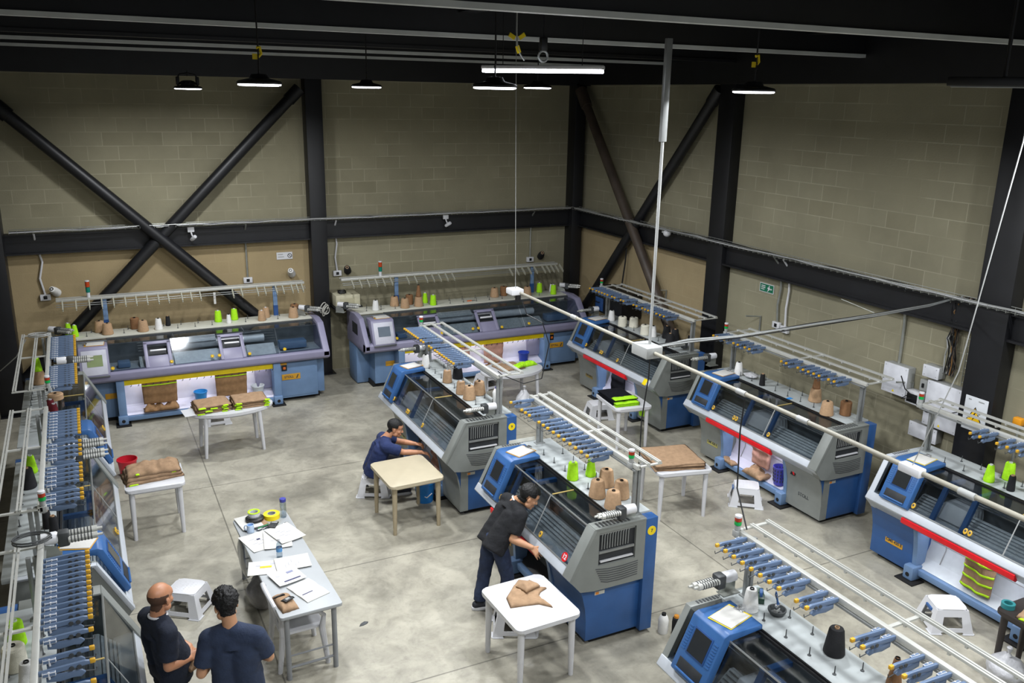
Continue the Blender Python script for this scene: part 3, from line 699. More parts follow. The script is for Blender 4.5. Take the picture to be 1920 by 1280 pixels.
HOOD = [(0.13, 0.715), (0.0, 0.87), (0.06, 0.955), (0.275, 1.395), (0.92, 1.39)]
GP, GQ = (0.06, 0.955), (0.27, 1.385)     # the slope of the front glass
def machine(label, loc, rz, L, cab, rcab, beacon_x, units, feeders, group='flat knitting machines', r0=0.0, rackL=None, plate=None, plate_m=None,
            left_m=None, front_m=None, bar=(0.62, 2.0), bridges=(1.1, 1.6), knobs=((0.64, 1), (1.35, 2), (1.95, 1)), carriage=(1.15, 1.55), sticker=None, number=None,
            stoll=False, deck_m=None, recess=None, bright=False, work_light=0.0, zr=1.98, yr=0.74, lsign=None, dys=(0.17, 0.35), both_ends=False):
    t = T('knitting_machine', label, 'knitting machine', loc, rz, group)
    left_m = left_m or m_grey; front_m = front_m or m_grey; recess = recess or m_white
    # plinths and chassis
    P('plinth', B().box(cab[0] + 0.06, 0.34, 0, cab[1], 0.98, 0.08), rubber, t); P('plinth', B().box(rcab[0], 0.34, 0, rcab[1] - 0.06, 0.98, 0.08), rubber, t)
    P('chassis', B().box(cab[0] + 0.02, 0.56, 0.075, rcab[1] - 0.02, 0.99, 0.76, 0.01), m_navy, t)
    prof = [(0.15, 0.72), (0.20, 0.60), (0.235, 0.45), (0.25, 0.30), (0.25, 0.07), (0.95, 0.07), (0.95, 0.74), (0.15, 0.74)]
    c = P('left_cabinet', B().prism(prof, cab[0], cab[1], 'x', 0.006), left_m, t)
    if plate:
        P('name_plate', B().box(-0.13, -0.006, -0.045, 0.13, 0, 0.045, 0.004), plate_m or amber, c, ((cab[0] + cab[1]) / 2 + 0.02, 0.25, 0.34), ang=0)
        P('lettering', text_mesh(plate, 0.052, 0.0015, 0.0012), m_dark, c, ((cab[0] + cab[1]) / 2 + 0.02, 0.243, 0.34), (PI / 2, 0, 0), ang=0)
    r = P('right_cabinet', B().prism(prof, rcab[0], rcab[1], 'x', 0.006), m_blue, t)
    if front_m is not m_blue:
        q = [(y - 0.008, z) for y, z in prof[:5]] + [(0.26, 0.07), (0.26, 0.30), (0.245, 0.45), (0.21, 0.6), (0.16, 0.72)]
        P('front_panel', B().prism(q, rcab[0] + 0.004, rcab[1] + 0.003, 'x').box(rcab[1] + 0.001, 0.25, 0.07, rcab[1] + 0.006, 0.36, 0.70), front_m, r)
    if stoll:
        P('lettering', text_mesh('STOLL', 0.07, 0.0015, 0.001), m_dark, r, ((rcab[0] + rcab[1]) / 2, 0.240, 0.30), (PI / 2, 0, 0), ang=0)
        s = P('emblem', B().box(-0.045, -0.004, -0.03, 0.045, 0, 0.03), black, r, (rcab[0] + 0.14, 0.195, 0.58), (math.radians(-20), 0, 0), ang=0)
        P('emblem_mark', B().prism([(-0.03, 0.02), (0.01, 0.02), (0.035, -0.02), (0.015, -0.02)], -0.007, -0.004, 'y'), red, r, (rcab[0] + 0.14, 0.195, 0.58), (math.radians(-20), 0, 0), ang=0)
    P('maker_sticker', B().box(rcab[1], 0.34, 0.60, rcab[1] + 0.007, 0.46, 0.64), alu, r, ang=0)
    P('maker_sticker', B().box(rcab[1] + 0.004, 0.35, 0.605, rcab[1] + 0.0085, 0.39, 0.635, 0.001), mat('orange_sticker', 'd88430', 0.5), r, ang=0)
    # recess between the cabinets
    P('recess_panel', B().prism([(0.30, 0.17), (0.45, 0.25), (0.52, 0.40), (0.52, 0.74), (0.55, 0.74), (0.55, 0.38), (0.47, 0.22), (0.32, 0.145)], cab[1], rcab[0], 'x'), recess, t)
    P('recess_seam', B().tube([(cab[1] + 0.22, 0.512, 0.73), (cab[1] + 0.22, 0.512, 0.42), (cab[1] + 0.22, 0.44, 0.252)], 0.006, 6).tube([(cab[1] + 0.03, 0.514, 0.47), (rcab[0] - 0.03, 0.514, 0.47)], 0.005, 6), grey_pl, t)
    post = [(0.16, 0.73), (0.205, 0.58), (0.235, 0.40), (0.25, 0.2), (0.25, 0.1), (0.40, 0.1), (0.40, 0.2), (0.42, 0.45), (0.42, 0.73)]
    for x in (cab[1] - 0.005, rcab[0] - 0.055):
        P('frame_post', B().prism([(y - 0.012, z) for y, z in post], x, x + 0.06, 'x', 0.006), m_sky, t)
    P('floor_beam', B().box(cab[1], 0.24, 0.085, rcab[0], 0.32, 0.165, 0.008), m_sky, t)
    for x in (cab[1] + 0.02, rcab[0] - 0.06):
        f = P('foot', FOOT, None, t, (x, 0.21, 0)); P('foot_pad', FHOLE, None, f)
    # front ledge and red guard
    P('front_ledge', B().prism([(0.0, 0.87), (0.015, 0.845), (0.13, 0.725), (0.22, 0.73), (0.22, 0.93), (0.075, 0.955), (0.05, 0.95)], 0.0, L - 0.02, 'x', 0.004), m_ledge, t)
    if bar: P('guard_bar', B().prism([(-0.012, 0.845), (-0.012, 0.785), (0.03, 0.755), (0.06, 0.77), (0.006, 0.85)], bar[0], bar[1], 'x', 0.003), red, t)
    if work_light: worklamp(t, (cab[1] + rcab[0]) / 2, 0.27, 0.715, rcab[0] - cab[1] - 0.3, work_light)
    # left end frame
    ring = HOOD
    ins = [(0.17, 0.78), (0.07, 0.885), (0.115, 0.955), (0.305, 1.345), (0.92, 1.34)]
    P('end_frame', B().prism(ring + ins[::-1], 0.0, 0.075, 'x', 0.006), m_grey if not bright else m_ledge, t)
    b = B()
    for k in range(9): b.box(0.015, 0.36 + 0.035 * k, 1.388, 0.06, 0.38 + 0.035 * k, 1.396)
    P('end_vents', b, m_dark, t)
    P('side_window', B().prism(ins + [(0.92, 0.78)], 0.03, 0.045, 'x'), black_in, t)
    # inside of the hood
    P('hood_back', B().box(0.08, 0.56, 0.76, L - 0.13, 0.58, 1.36), hood_in, t); P('hood_floor', B().box(0.08, 0.16, 0.84, L - 0.13, 0.56, 0.86), hood_in, t)
    P('needle_bed', B().prism([(0.16, 0.86), (0.16, 0.93), (0.33, 1.08), (0.37, 1.08), (0.54, 0.94), (0.54, 0.86)], 0.55, L - 0.25, 'x'), bed, t)
    b = B()
    for k in range(5): b.box(0.57, 0.19 + 0.03 * k, 0.968 + 0.026 * k, L - 0.27, 0.197 + 0.03 * k, 0.975 + 0.026 * k)
    P('needle_bars', b, chrome, t)
    P('yarn_rails', B().box(0.1, 0.40, 1.20, L - 0.16, 0.43, 1.21).box(0.1, 0.46, 1.20, L - 0.16, 0.49, 1.21).box(0.1, 0.36, 1.28, L - 0.16, 0.37, 1.29), chrome, t)
    if carriage:
        P('carriage', B().prism([(0.15, 0.98), (0.25, 1.16), (0.50, 1.16), (0.53, 1.05), (0.53, 0.96)], carriage[0], carriage[1], 'x', 0.012), white_pl, t)
    for x in bridges or ():
        b = B(); b.slope(GP, GQ, x, x + 0.055, 0.0, 0.96, -0.05, -0.008); b.box(x, 0.26, 1.33, x + 0.055, 0.55, 1.372)
        P('carriage_bridge', b, m_panel, t)
    if bridges and len(bridges) > 1:
        P('bridge_top', B().box(bridges[0], 0.27, 1.338, bridges[1], 0.33, 1.372, 0.004), m_panel, t)
    # glass
    joints = [0.61, L * 0.62, L - 0.14]
    x0 = 0.61
    for x1 in joints[1:]:
        P('glass_cover', B().slope(GP, GQ, x0 + 0.01, x1 - 0.01, 0.0, 1.0, 0.0, 0.007), glass, t)
        P('top_glass', B().box(x0 + 0.01, 0.275, 1.384, x1 - 0.01, 0.55, 1.391), glass, t)
        x0 = x1
    P('end_glass', B().slope(GP, GQ, 0.08, 0.19, 0.0, 1.0, 0.0, 0.007), glass, t)
    P('glass_edge', B().box(joints[1] - 0.008, 0.28, 1.389, joints[1] + 0.008, 0.55, 1.396), mat('amber_seal', 'b09a5c', 0.5), t)
    P('glass_joint', B().slope(GP, GQ, joints[1] - 0.005, joints[1] + 0.005, 0, 1, 0.004, 0.010), grey_pl, t)
    P('glass_trim', B().slope(GP, GQ, 0.56, L - 0.13, 0.985, 1.01, 0.002, 0.014).slope(GP, GQ, 0.56, L - 0.13, -0.01, 0.02, 0.002, 0.012), alu_dull, t)
    tilt = math.atan2(GQ[0] - GP[0], GQ[1] - GP[1])
    for x, n in knobs:
        k = 0.13; P('handle_plate', KNOB2 if n == 2 else KNOB1, None, t, (x, GP[0] + (GQ[0] - GP[0]) * k - 0.012, GP[1] + (GQ[1] - GP[1]) * k + 0.006), (-tilt, 0, 0))
    # control panel
    x0, x1 = 0.19, 0.60
    c = P('control_panel', B().prism([(0.035, 0.94), (0.0, 0.97), (0.205, 1.43), (0.25, 1.45), (0.60, 1.45), (0.60, 1.40), (0.29, 1.40), (0.25, 1.385), (0.08, 0.945)], x0, x1, 'x', 0.012), m_panel, t)
    a_, q_ = (0.0, 0.97), (0.205, 1.43)
    P('screen_bezel', B().slope(a_, q_, x0 + 0.09, x1 - 0.09, 0.38, 0.86, 0.0, 0.006, 0.002), m_navy, c)
    P('screen', B().slope(a_, q_, x0 + 0.105, x1 - 0.105, 0.41, 0.83, 0.006, 0.009), mat('dark_screen', '25282a', 0.2), c)
    P('tray_slot', B().slope(a_, q_, x0 + 0.06, x1 - 0.06, 0.08, 0.27, 0.0, 0.004, 0.002), black_in, c)
    P('tray_lip', B().slope(a_, q_, x0 + 0.06, x1 - 0.06, 0.05, 0.085, 0.0, 0.02, 0.004), m_panel, c)
    b = B()
    for k in range(9):
        b.slope(a_, q_, x0 + 0.025, x0 + 0.07, 0.40 + 0.05 * k, 0.425 + 0.05 * k, 0, 0.006); b.slope(a_, q_, x1 - 0.07, x1 - 0.025, 0.40 + 0.05 * k, 0.425 + 0.05 * k, 0, 0.006)
    P('button_grid', b, m_panel, c)
    # right side housing with its slot, springs and louvres
    W0 = L - 0.13
    h = P('side_housing', B().prism([(0.0, 0.87), (0.13, 0.715), (0.30, 0.69), (0.90, 0.69), (0.90, 1.385), (0.275, 1.395)], W0, L - 0.03, 'x', 0.005), m_grey, t)
    b = B()
    b.prism([(0.0, 0.87), (0.13, 0.715), (0.30, 0.69), (0.33, 0.69), (0.33, 1.395), (0.275, 1.395)], L - 0.03, L, 'x')
    b.box(L - 0.03, 0.33, 0.69, L, 0.90, 0.97); b.box(L - 0.03, 0.78, 0.97, L, 0.90, 1.385); b.box(L - 0.03, 0.33, 1.34, L, 0.78, 1.39)
    P('face_plate', b, m_grey, h)
    P('face_rim', B().slope((0.0, 0.87), (0.275, 1.395), W0 - 0.015, L + 0.006, 0.0, 1.0, -0.03, 0.012, 0.005).box(W0 - 0.015, 0.275, 1.38, L + 0.006, 0.9, 1.402, 0.004), m_grey if not bright else m_ledge, h)
    P('slot_lining', B().box(L - 0.032, 0.33, 0.97, L - 0.028, 0.78, 1.34), black_in, h)
    b = B()
    for k in range(11): b.tube([(L - 0.012, 0.37 + 0.032 * k, 1.15), (L - 0.012, 0.372 + 0.032 * k, 1.3), (L - 0.02, 0.385 + 0.032 * k, 1.315)], 0.006, 6)
    b.box(L - 0.026, 0.34, 1.10, L - 0.008, 0.77, 1.125); b.box(L - 0.026, 0.34, 1.315, L - 0.014, 0.77, 1.33)
    P('tension_springs', b, alu_dull, h)
    P('slot_ledge', B().box(L - 0.028, 0.36, 1.0, L - 0.006, 0.76, 1.015), white_pl, h)
    b = B()
    for k in range(7):
        z = 0.93 - 0.026 * k; b.tube([(L, 0.30 + 0.012 * k, z + 0.012), (L + 0.001, 0.45, z - 0.012), (L + 0.001, 0.62, z - 0.018), (L, 0.82, z - 0.004)], 0.0055, 6)
    P('louvres', b, m_dark, h)
    b = B()
    for k in range(9): b.box(W0 + 0.02, 0.33 + 0.045 * k, 1.40, L - 0.02, 0.352 + 0.045 * k, 1.406)
    P('top_vents', b, white_pl if bright else m_dark, h)
    if both_ends:
        h = P('side_housing', B().prism([(0.0, 0.87), (0.13, 0.715), (0.30, 0.69), (0.33, 0.69), (0.33, 1.395), (0.275, 1.395)], -0.03, 0.0, 'x').box(-0.03, 0.33, 0.69, 0, 0.95, 0.97).box(-0.03, 0.78, 0.97, 0, 0.95, 1.385).box(-0.03, 0.33, 1.34, 0, 0.78, 1.39), m_grey, t)
        P('face_rim', B().slope((0.0, 0.87), (0.275, 1.395), -0.036, 0.03, 0.0, 1.0, -0.03, 0.012, 0.005).box(-0.036, 0.275, 1.38, 0.03, 0.95, 1.402, 0.004), m_ledge, h)
        P('slot_lining', B().box(0.001, 0.33, 0.97, 0.004, 0.78, 1.34), black_in, h)
        b = B()
        for k in range(11): b.tube([(-0.015, 0.37 + 0.032 * k, 1.15), (-0.015, 0.372 + 0.032 * k, 1.3), (-0.006, 0.385 + 0.032 * k, 1.315)], 0.006, 6)
        b.box(-0.02, 0.34, 1.10, -0.004, 0.77, 1.125); b.box(-0.016, 0.34, 1.315, -0.004, 0.77, 1.33)
        P('tension_springs', b, alu_dull, h)
        P('slot_ledge', B().box(-0.02, 0.36, 1.0, -0.002, 0.76, 1.03), m_blue, h)
        b = B()
        for k in range(9): b.box(-0.02, 0.33 + 0.05 * k, 1.402, 0.02, 0.352 + 0.05 * k, 1.407)
        P('top_vents', b, m_dark, h)
    if number:
        k = 0.12; n = P('number_sticker', B().lathe([(0.001, 0), (0.05, 0), (0.05, 0.003), (0.001, 0.003)], 28), red, t, (L - 0.25, GP[0] + (GQ[0] - GP[0]) * k - 0.0085, GP[1] + (GQ[1] - GP[1]) * k + 0.004), (PI / 2 - tilt, 0, 0))
        P('lettering', text_mesh(number, 0.07, 0.001, 0.0025), white_pl, n, (0, 0, 0.0042), ang=0)
    # back panel, deck, rails, spindles
    bp = P('back_panel', B().box(L - 0.13, 0.90, 0.05, L + 0.0, 1.05, 1.385, 0.006), m_blue, t)
    if sticker:
        P('round_sticker', B().lathe([(0.001, 0), (0.052, 0), (0.052, 0.003), (0.001, 0.003)], 24), yellow, bp, (L, 0.975, 1.24), (0, PI / 2, 0))
        P('lettering', text_mesh(sticker, 0.05, 0.001, 0.001), m_dark, bp, (L + 0.0035, 0.975, 1.24), (PI / 2, 0, PI / 2), ang=0)
    if number: P('side_tray', B().hull8([(-0.30, 0.62, 1.24), (0.02, 0.62, 1.33), (0.02, 1.0, 1.33), (-0.30, 1.0, 1.24), (-0.30, 0.62, 1.25), (0.02, 0.62, 1.34), (0.02, 1.0, 1.34), (-0.30, 1.0, 1.25)]).box(-0.30, 0.62, 1.24, -0.29, 1.0, 1.30), alu, t)
    if lsign is not None:
        P('round_sticker', B().slope((0.0, 0.87), (0.05, 0.95), lsign - 0.05, lsign + 0.05, -0.2, 1.0, 0.001, 0.006, 0.002), yellow, t)
    P('yarn_deck', B().box(0.04, 0.605, 1.345, L - 0.14, 1.04, 1.40, 0.006), deck_m or m_deck, t)
    P('deck_rail', B().box(0.56, 0.555, 1.38, L - 0.13, 0.572, 1.405).box(0.56, 0.585, 1.38, L - 0.13, 0.602, 1.405), black, t)
    n = int((L - 0.7) / 0.26)
    for k in range(n):
        for y in (0.70, 0.93): P('yarn_spindle', SPIN, None, t, (0.5 + 0.26 * k + (0.06 if y > 0.8 else 0), y, 1.40))
    # rack
    rl = rackL or L
    for x in (r0 + 0.12, r0 + rl - 0.14):
        P('rack_post', B().box(x, yr + 0.05, 1.395, x + 0.035, yr + 0.085, zr - 0.02, 0.003).box(x, yr + 0.10, 1.395, x + 0.035, yr + 0.135, zr - 0.02, 0.003).box(x - 0.02, yr + 0.03, 1.395, x + 0.055, yr + 0.155, 1.41), alu_dull, t)
    rack(t, rl, zr, yr, units, beacon_x, r0, dys)
    for (fx, fy, fz) in feeders: feeder(t, (fx, fy, fz))
    return t

def runs(*gs):
    out = []
    for a, n, d in gs: out += [a + d * k for k in range(n)]
    return out
RZ = -PI / 2
# island row, operators on the left: near end of each machine is its right end
M12 = machine('grey and blue knitting machine numbered 12, where the bending man works', (4.07, 9.11, 0), RZ, 2.39, (0.16, 0.66), (1.62, 2.33), 2.28,
        runs((0.13, 1, 0.1), (0.42, 3, 0.1), (0.86, 3, 0.105), (1.2, 3, 0.12), (1.57, 4, 0.12)), ((2.33, 0.62, 1.50),), left_m=m_dark, front_m=m_blue, bar=(0.5, 1.62), bridges=(0.72, 1.05), carriage=(0.78, 1.0),
        knobs=((0.62, 1), (1.18, 1), (1.62, 1)), sticker='7', dys=(0.12, 0.26), number='12', recess=m_dark, plate='CMS', plate_m=amber)
M9 = machine('grey and blue knitting machine where the seated man reaches underneath', (4.04, 12.9, 0), RZ, 2.92, (0.2, 0.74), (2.2, 2.84), 0.05,
        runs((0.14, 8, 0.085), (0.88, 2, 0.1), (1.22, 2, 0.09), (1.46, 9, 0.088)), ((0.05, 0.66, 1.62), (2.80, 0.62, 1.52)), front_m=m_grey, bar=None, bridges=(0.68, 1.30), carriage=(0.75, 1.15),
        knobs=((0.60, 1), (1.2, 2), (1.85, 1)), sticker='9', plate='CMS 420 E', plate_m=mat('pale_plate', 'a69f5a', 0.5))
MB = machine('nearest grey and blue knitting machine with a yellow-edged clipboard on its panel', (4.10, 5.27, 0), RZ, 2.9, (0.2, 0.74), (2.2, 2.84), 0.04,
        runs((0.16, 8, 0.105), (1.08, 2, 0.105), (1.62, 2, 0.09), (1.95, 8, 0.105)), ((0.12, 0.52, 1.62),), bar=(0.62, 2.0), bridges=(0.95, 1.6), carriage=(0.75, 1.5), knobs=((0.64, 1),), lsign=None)
# right wall row
M3 = machine('grey and blue knitting machine with white and cream cones, farthest in the right wall row', (8.42, 14.40, 0), RZ, 2.97, (0.14, 0.82), (2.2, 2.9), 0.02,
        runs((0.10, 2, 0.1), (0.34, 5, 0.1), (0.9, 2, 0.09), (1.2, 2, 0.09), (1.62, 2, 0.1), (1.9, 3, 0.09), (2.22, 4, 0.11)), ((-0.10, 0.60, 1.50), (2.72, 0.78, 1.50)), bar=(0.66, 2.1), bridges=(0.86, 1.28), carriage=(0.9, 1.26),
        knobs=((0.62, 1), (1.14, 2), (1.72, 1)), plate='CMS 420 E', plate_m=mat('dull_plate', '8f7b3a', 0.5), lsign=2.68, work_light=1.5, dys=(0.24, 0.46))
M4 = machine('grey and blue knitting machine marked STOLL in the middle of the right wall row', (8.42, 10.62, 0), RZ, 2.88, (0.22, 0.74), (2.17, 2.82), 0.02,
        runs((0.10, 2, 0.09), (0.36, 1, 0.1), (0.58, 2, 0.1), (0.84, 2, 0.1), (1.62, 2, 0.1), (1.95, 5, 0.1), (2.52, 2, 0.1)), ((-0.12, 0.52, 1.56),), bar=(0.6, 2.02), bridges=(1.28, 1.80), carriage=(1.32, 1.78),
        knobs=((0.66, 1), (1.14, 2), (1.88, 1)), plate='CMS 420 E', plate_m=mat('pale_plate', 'a69f5a', 0.5), stoll=True, work_light=2.0, dys=(0.24, 0.48))
M5 = machine('knitting machine with the amber CMS 420 E plate, nearest in the right wall row', (8.43, 6.92, 0), RZ, 2.9, (-0.02, 0.62), (2.1, 2.82), 0.02,
        runs((0.95, 2, 0.12), (1.28, 3, 0.12), (1.8, 6, 0.12)), (), left_m=m_blue, bar=(0.56, 2.0), bridges=(0.86, 1.24), carriage=(0.9, 1.22), knobs=((0.64, 1), (1.33, 2)), plate='CMS 420 E', bright=True, work_light=2.0, recess=mat('pale_recess', 'cfd6da', 0.5))
# left row, operators on the right: near end of each machine is its left end
LA = machine('grey and blue knitting machine in the far left corner beside the left lavender machine', (0.07, 11.36, 0), PI / 2, 3.0, (0.2, 0.74), (2.3, 2.94), 0.03,
        runs((0.12, 10, 0.095), (1.45, 12, 0.1)), ((1.75, 0.40, 1.94),), r0=0.37, rackL=2.83, yr=0.64, bar=None, bridges=(1.1, 1.6), knobs=((0.64, 1), (1.35, 2)), both_ends=True)
LB = machine('grey and blue knitting machine, second from the far end of the left row', (0.08, 8.06, 0), PI / 2, 2.98, (0.2, 0.74), (2.3, 2.92), 0.03,
        runs((0.10, 3, 0.10), (0.52, 5, 0.105), (1.2, 4, 0.13), (1.85, 9, 0.098)), ((2.55, 0.36, 1.62), (2.2, 0.36, 1.62)), r0=0.08, rackL=2.85, yr=0.64, bar=None, bridges=(1.2, 1.7), knobs=((0.64, 1), (1.35, 2)), both_ends=True)
LC = machine('grey and blue knitting machine beside the two men at the bottom left', (0.10, 4.70, 0), PI / 2, 2.95, (0.2, 0.74), (2.2, 2.88), 0.03,
        runs((0.35, 3, 0.13), (0.77, 1, 0.13), (1.0, 2, 0.15), (1.38, 1, 0.1), (1.55, 13, 0.083)), ((2.78, 0.50, 2.0),), r0=-0.1, rackL=2.83, yr=0.64, bar=None, bridges=(1.1, 1.6), knobs=((0.64, 1), (1.35, 2)), both_ends=True)

# ------------------------------------------------------------------ the two long lavender machines
FIN = B().prism([(0.0, 0.015), (0.0, -0.035), (-0.17, -0.135), (-0.19, -0.105)], -0.011, 0.011, 'x').tube([(0.0, -0.16, -0.11), (0.0, -0.2, -0.14)], 0.006, 6).mesh('yarn_guide'); FIN.materials.append(mat('beige_metal', 'a7a697', 0.45))
def long_machine(label, loc, L, posts, units, beacon, hooks, plate_left):
    t = T('knitting_machine', label, 'knitting machine', loc, 0, 'long lavender knitting machines')
    hood = [(0.12, 0.78), (0.0, 0.84), (0.0, 0.96), (0.10, 1.06), (0.42, 1.38), (0.80, 1.40), (1.25, 1.40), (1.25, 0.78)]
    cl, cr0, cr1 = (0.10, 0.70), L - 0.98, L - 0.05
    P('plinth', B().box(0.25, 0.4, 0, 0.72, 1.15, 0.1), rubber, t); P('plinth', B().box(cr0 + 0.05, 0.3, 0, cr1 - 0.1, 1.15, 0.1), rubber, t)
    c = P('left_cabinet', B().box(0.28, 0.34, 0.08, 0.72, 1.2, 0.80, 0.012).box(0.02, 0.70, 0.02, 0.30, 1.22, 0.80, 0.012), m_sky, t)
    P('name_plate', B().box(0.50, 0.332, 0.42, 0.71, 0.34, 0.52, 0.003), amber, c)
    c = P('right_cabinet', B().box(cr0, 0.16, 0.08, cr1 - 0.16, 1.2, 0.80, 0.012).box(cr1 - 0.17, 0.30, 0.08, cr1, 1.2, 0.78, 0.012), m_sky, t)
    P('cabinet_door', B().box(cr0 + 0.05, 0.148, 0.12, cr1 - 0.20, 0.162, 0.76, 0.004), m_sky, c)
    pl = P('name_plate', B().box(cr0 + 0.10, 0.138, 0.44, cr0 + 0.44, 0.15, 0.55, 0.003), amber, c)
    P('lettering', text_mesh('STOLL', 0.06, 0.0015, 0.001), m_dark, pl, (cr0 + 0.23, 0.136, 0.495), (PI / 2, 0, 0), ang=0)
    P('plate_mark', B().prism([(cr0 + 0.36, 0.46), (cr0 + 0.38, 0.46), (cr0 + 0.41, 0.53), (cr0 + 0.39, 0.53)], 0.134, 0.14, 'y'), m_dark, pl)
    s = P('main_switch', B().box(cr0 + 0.10, 0.135, 0.62, cr0 + 0.20, 0.15, 0.73, 0.005), black, c)
    P('switch_knob', B().box(cr0 + 0.125, 0.12, 0.65, cr0 + 0.175, 0.136, 0.70, 0.008), mat('switch_orange', 'cf6a25', 0.4), s)
    P('warning_plate', B().box(cr0 + 0.06, 0.14, 0.735, cr0 + 0.20, 0.15, 0.77), amber, c)
    P('end_cover', B().box(cr1 - 0.005, 0.8, 0.1, cr1 + 0.06, 1.15, 0.76), black, t)
    xr0, xr1 = 0.72, cr0
    P('recess_panel', B().prism([(0.10, 0.16), (0.34, 0.24), (0.36, 0.27), (0.36, 0.80), (0.40, 0.80), (0.40, 0.22), (0.12, 0.13)], xr0, xr1, 'x'), m_white, t)
    P('recess_pad', B().prism([(xr1 - 0.34, 0.28), (xr1 - 0.04, 0.28), (xr1 - 0.04, 0.72), (xr1 - 0.24, 0.76), (xr1 - 0.36, 0.66)], 0.28, 0.36, 'y', 0.03), m_lav, t)
    for x in (xr0 - 0.04, xr1 - 0.06):
        P('frame_post', B().box(x, 0.06, 0.08, x + 0.13, 0.4, 0.80, 0.01), m_sky, t)
    P('floor_beam', B().box(xr0, 0.06, 0.07, xr1, 0.14, 0.15, 0.008), m_sky, t)
    for x in (xr0 + 0.02, xr1 + 0.0):
        f = P('foot', B().box(-0.08, 0, 0.02, 0.08, 0.2, 0.18, 0.02), m_sky, t, (x, 0.02, 0))
        P('foot_pad', B().cyl((0, -0.003, 0.09), (0, 0.01, 0.09), 0.03, None, 16).box(-0.12, -0.05, 0, 0.12, 0.18, 0.018), rubber, f)
    P('guard_bar', B().box(xr0 + 0.0, 0.115, 0.70, xr1 + 0.02, 0.15, 0.785, 0.004), yellow, t)
    b = B(); n = int((xr1 - xr0) / 0.12)
    for k in range(n): b.tube([(xr0 + 0.08 + 0.12 * k, 0.135, 0.705), (xr0 + 0.08 + 0.12 * k, 0.13, 0.675), (xr0 + 0.06 + 0.12 * k, 0.125, 0.665)], 0.006, 6)
    P('guard_hooks', b, m_dark, t)
    worklamp(t, (xr0 + xr1) / 2, 0.22, 0.765, xr1 - xr0 - 0.3, 2.0)
    # fascia, ends, back
    P('front_fascia', B().prism([(0.14, 0.78), (0.02, 0.83), (0.0, 0.86), (0.0, 0.955), (0.03, 0.985), (0.16, 0.985), (0.16, 0.78)], 0.0, L, 'x', 0.01), m_lav, t)
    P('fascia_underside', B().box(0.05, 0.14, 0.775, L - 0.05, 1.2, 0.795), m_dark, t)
    for x0, x1 in ((0.0, 0.10), (L - 0.12, L)):
        b = B(); b.prism([(0.0, 0.86), (0.0, 0.96), (0.40, 1.42), (0.70, 1.45), (1.25, 1.42), (1.25, 0.80), (0.12, 0.80)], x0, x1, 'x', 0.015)
        P('end_housing', b, m_lav, t)
    P('end_window', B().box(-0.004, 0.5, 1.06, 0.0, 0.85, 1.28), black_in, t)
    P('hood_back', B().box(0.1, 0.74, 0.80, L - 0.12, 0.76, 1.38), hood_in, t)
    P('hood_floor', B().box(0.1, 0.15, 0.93, L - 0.12, 0.75, 0.95), m_ledge, t)
    P('needle_bed', B().prism([(0.18, 0.95), (0.40, 1.10), (0.44, 1.10), (0.66, 0.95)], 1.1, L - 1.0, 'x'), bed, t)
    b = B()
    for k in range(4): b.box(1.1, 0.5 + 0.05 * k, 1.18 + 0.035 * k, L - 0.9, 0.51 + 0.05 * k, 1.19 + 0.035 * k)
    P('yarn_rails', b, chrome, t)
    P('silver_drum', B().cyl((1.65, 0.52, 1.2), (L - 1.1, 0.52, 1.2), 0.07, None, 16), bright_bed, t)
    P('bed_cover', B().slope((0.12, 0.97), (0.34, 1.13), 1.66, 2.4, 0, 1, 0, 0.012).slope((0.40, 1.27), (0.55, 1.34), 1.66, 2.4, 0, 1, 0, 0.01), bright_bed if plate_left else bed, t)
    P('bed_cover', B().slope((0.12, 0.97), (0.34, 1.13), 2.9, 3.4, 0, 1, 0, 0.012), bright_bed if plate_left else bed, t)
    P('carriage_end', B().box(L - 0.85, 0.32, 0.98, L - 0.35, 0.55, 1.12, 0.02), m_sky, t)
    P('carriage_end', B().box(0.75, 0.3, 0.96, 0.95, 0.5, 1.06, 0.02), m_sky, t)
    # lavender arches round the two pod openings
    gp, gq = (0.07, 0.985), (0.43, 1.375)
    pods = ((1.18, 1.62), (2.42, 2.86))
    for a, c_ in pods:
        b = B(); b.slope(gp, gq, a, a + 0.06, 0.0, 0.92, -0.03, 0.016, 0.008); b.slope(gp, gq, c_ - 0.06, c_, 0.0, 0.92, -0.03, 0.016, 0.008); b.slope(gp, gq, a, c_, 0.84, 0.95, -0.03, 0.016, 0.008)
        b.slope(gp, gq, a, c_, 0.0, 0.42, -0.04, 0.004, 0.004)
        pd = P('pod_frame', b, m_lav, t)
        P('grip_bar', B().slope(gp, gq, a + 0.1, c_ - 0.08, 0.58, 0.64, -0.02, 0.012, 0.004), white_pl, pd)
        P('pod_lining', B().slope(gp, gq, a + 0.06, c_ - 0.06, 0.42, 0.84, -0.10, -0.09), black_in, pd)
    xs = [0.62, 1.18], [1.62, 2.42], [2.86, 3.45], [3.45, L - 0.12]
    for a, c_ in xs:
        P('glass_cover', B().slope(gp, gq, a + 0.01, c_ - 0.01, 0.0, 0.98, 0.0, 0.007), glass_clear, t)
    for a, c_ in ((0.62, 1.7), (1.7, 2.9), (2.9, L - 0.12)):
        P('top_glass', B().box(a + 0.01, 0.44, 1.376, c_ - 0.01, 0.72, 1.383), glass, t)
    tilt = math.atan2(gq[0] - gp[0], gq[1] - gp[1])
    kb = B().lathe([(0.03, 0), (0.03, 0.012), (0.018, 0.02), (0.012, 0.014)], 18).mesh('round_knob'); kb.materials.append(mat('yellow_knob', 'd8b21e', 0.4))
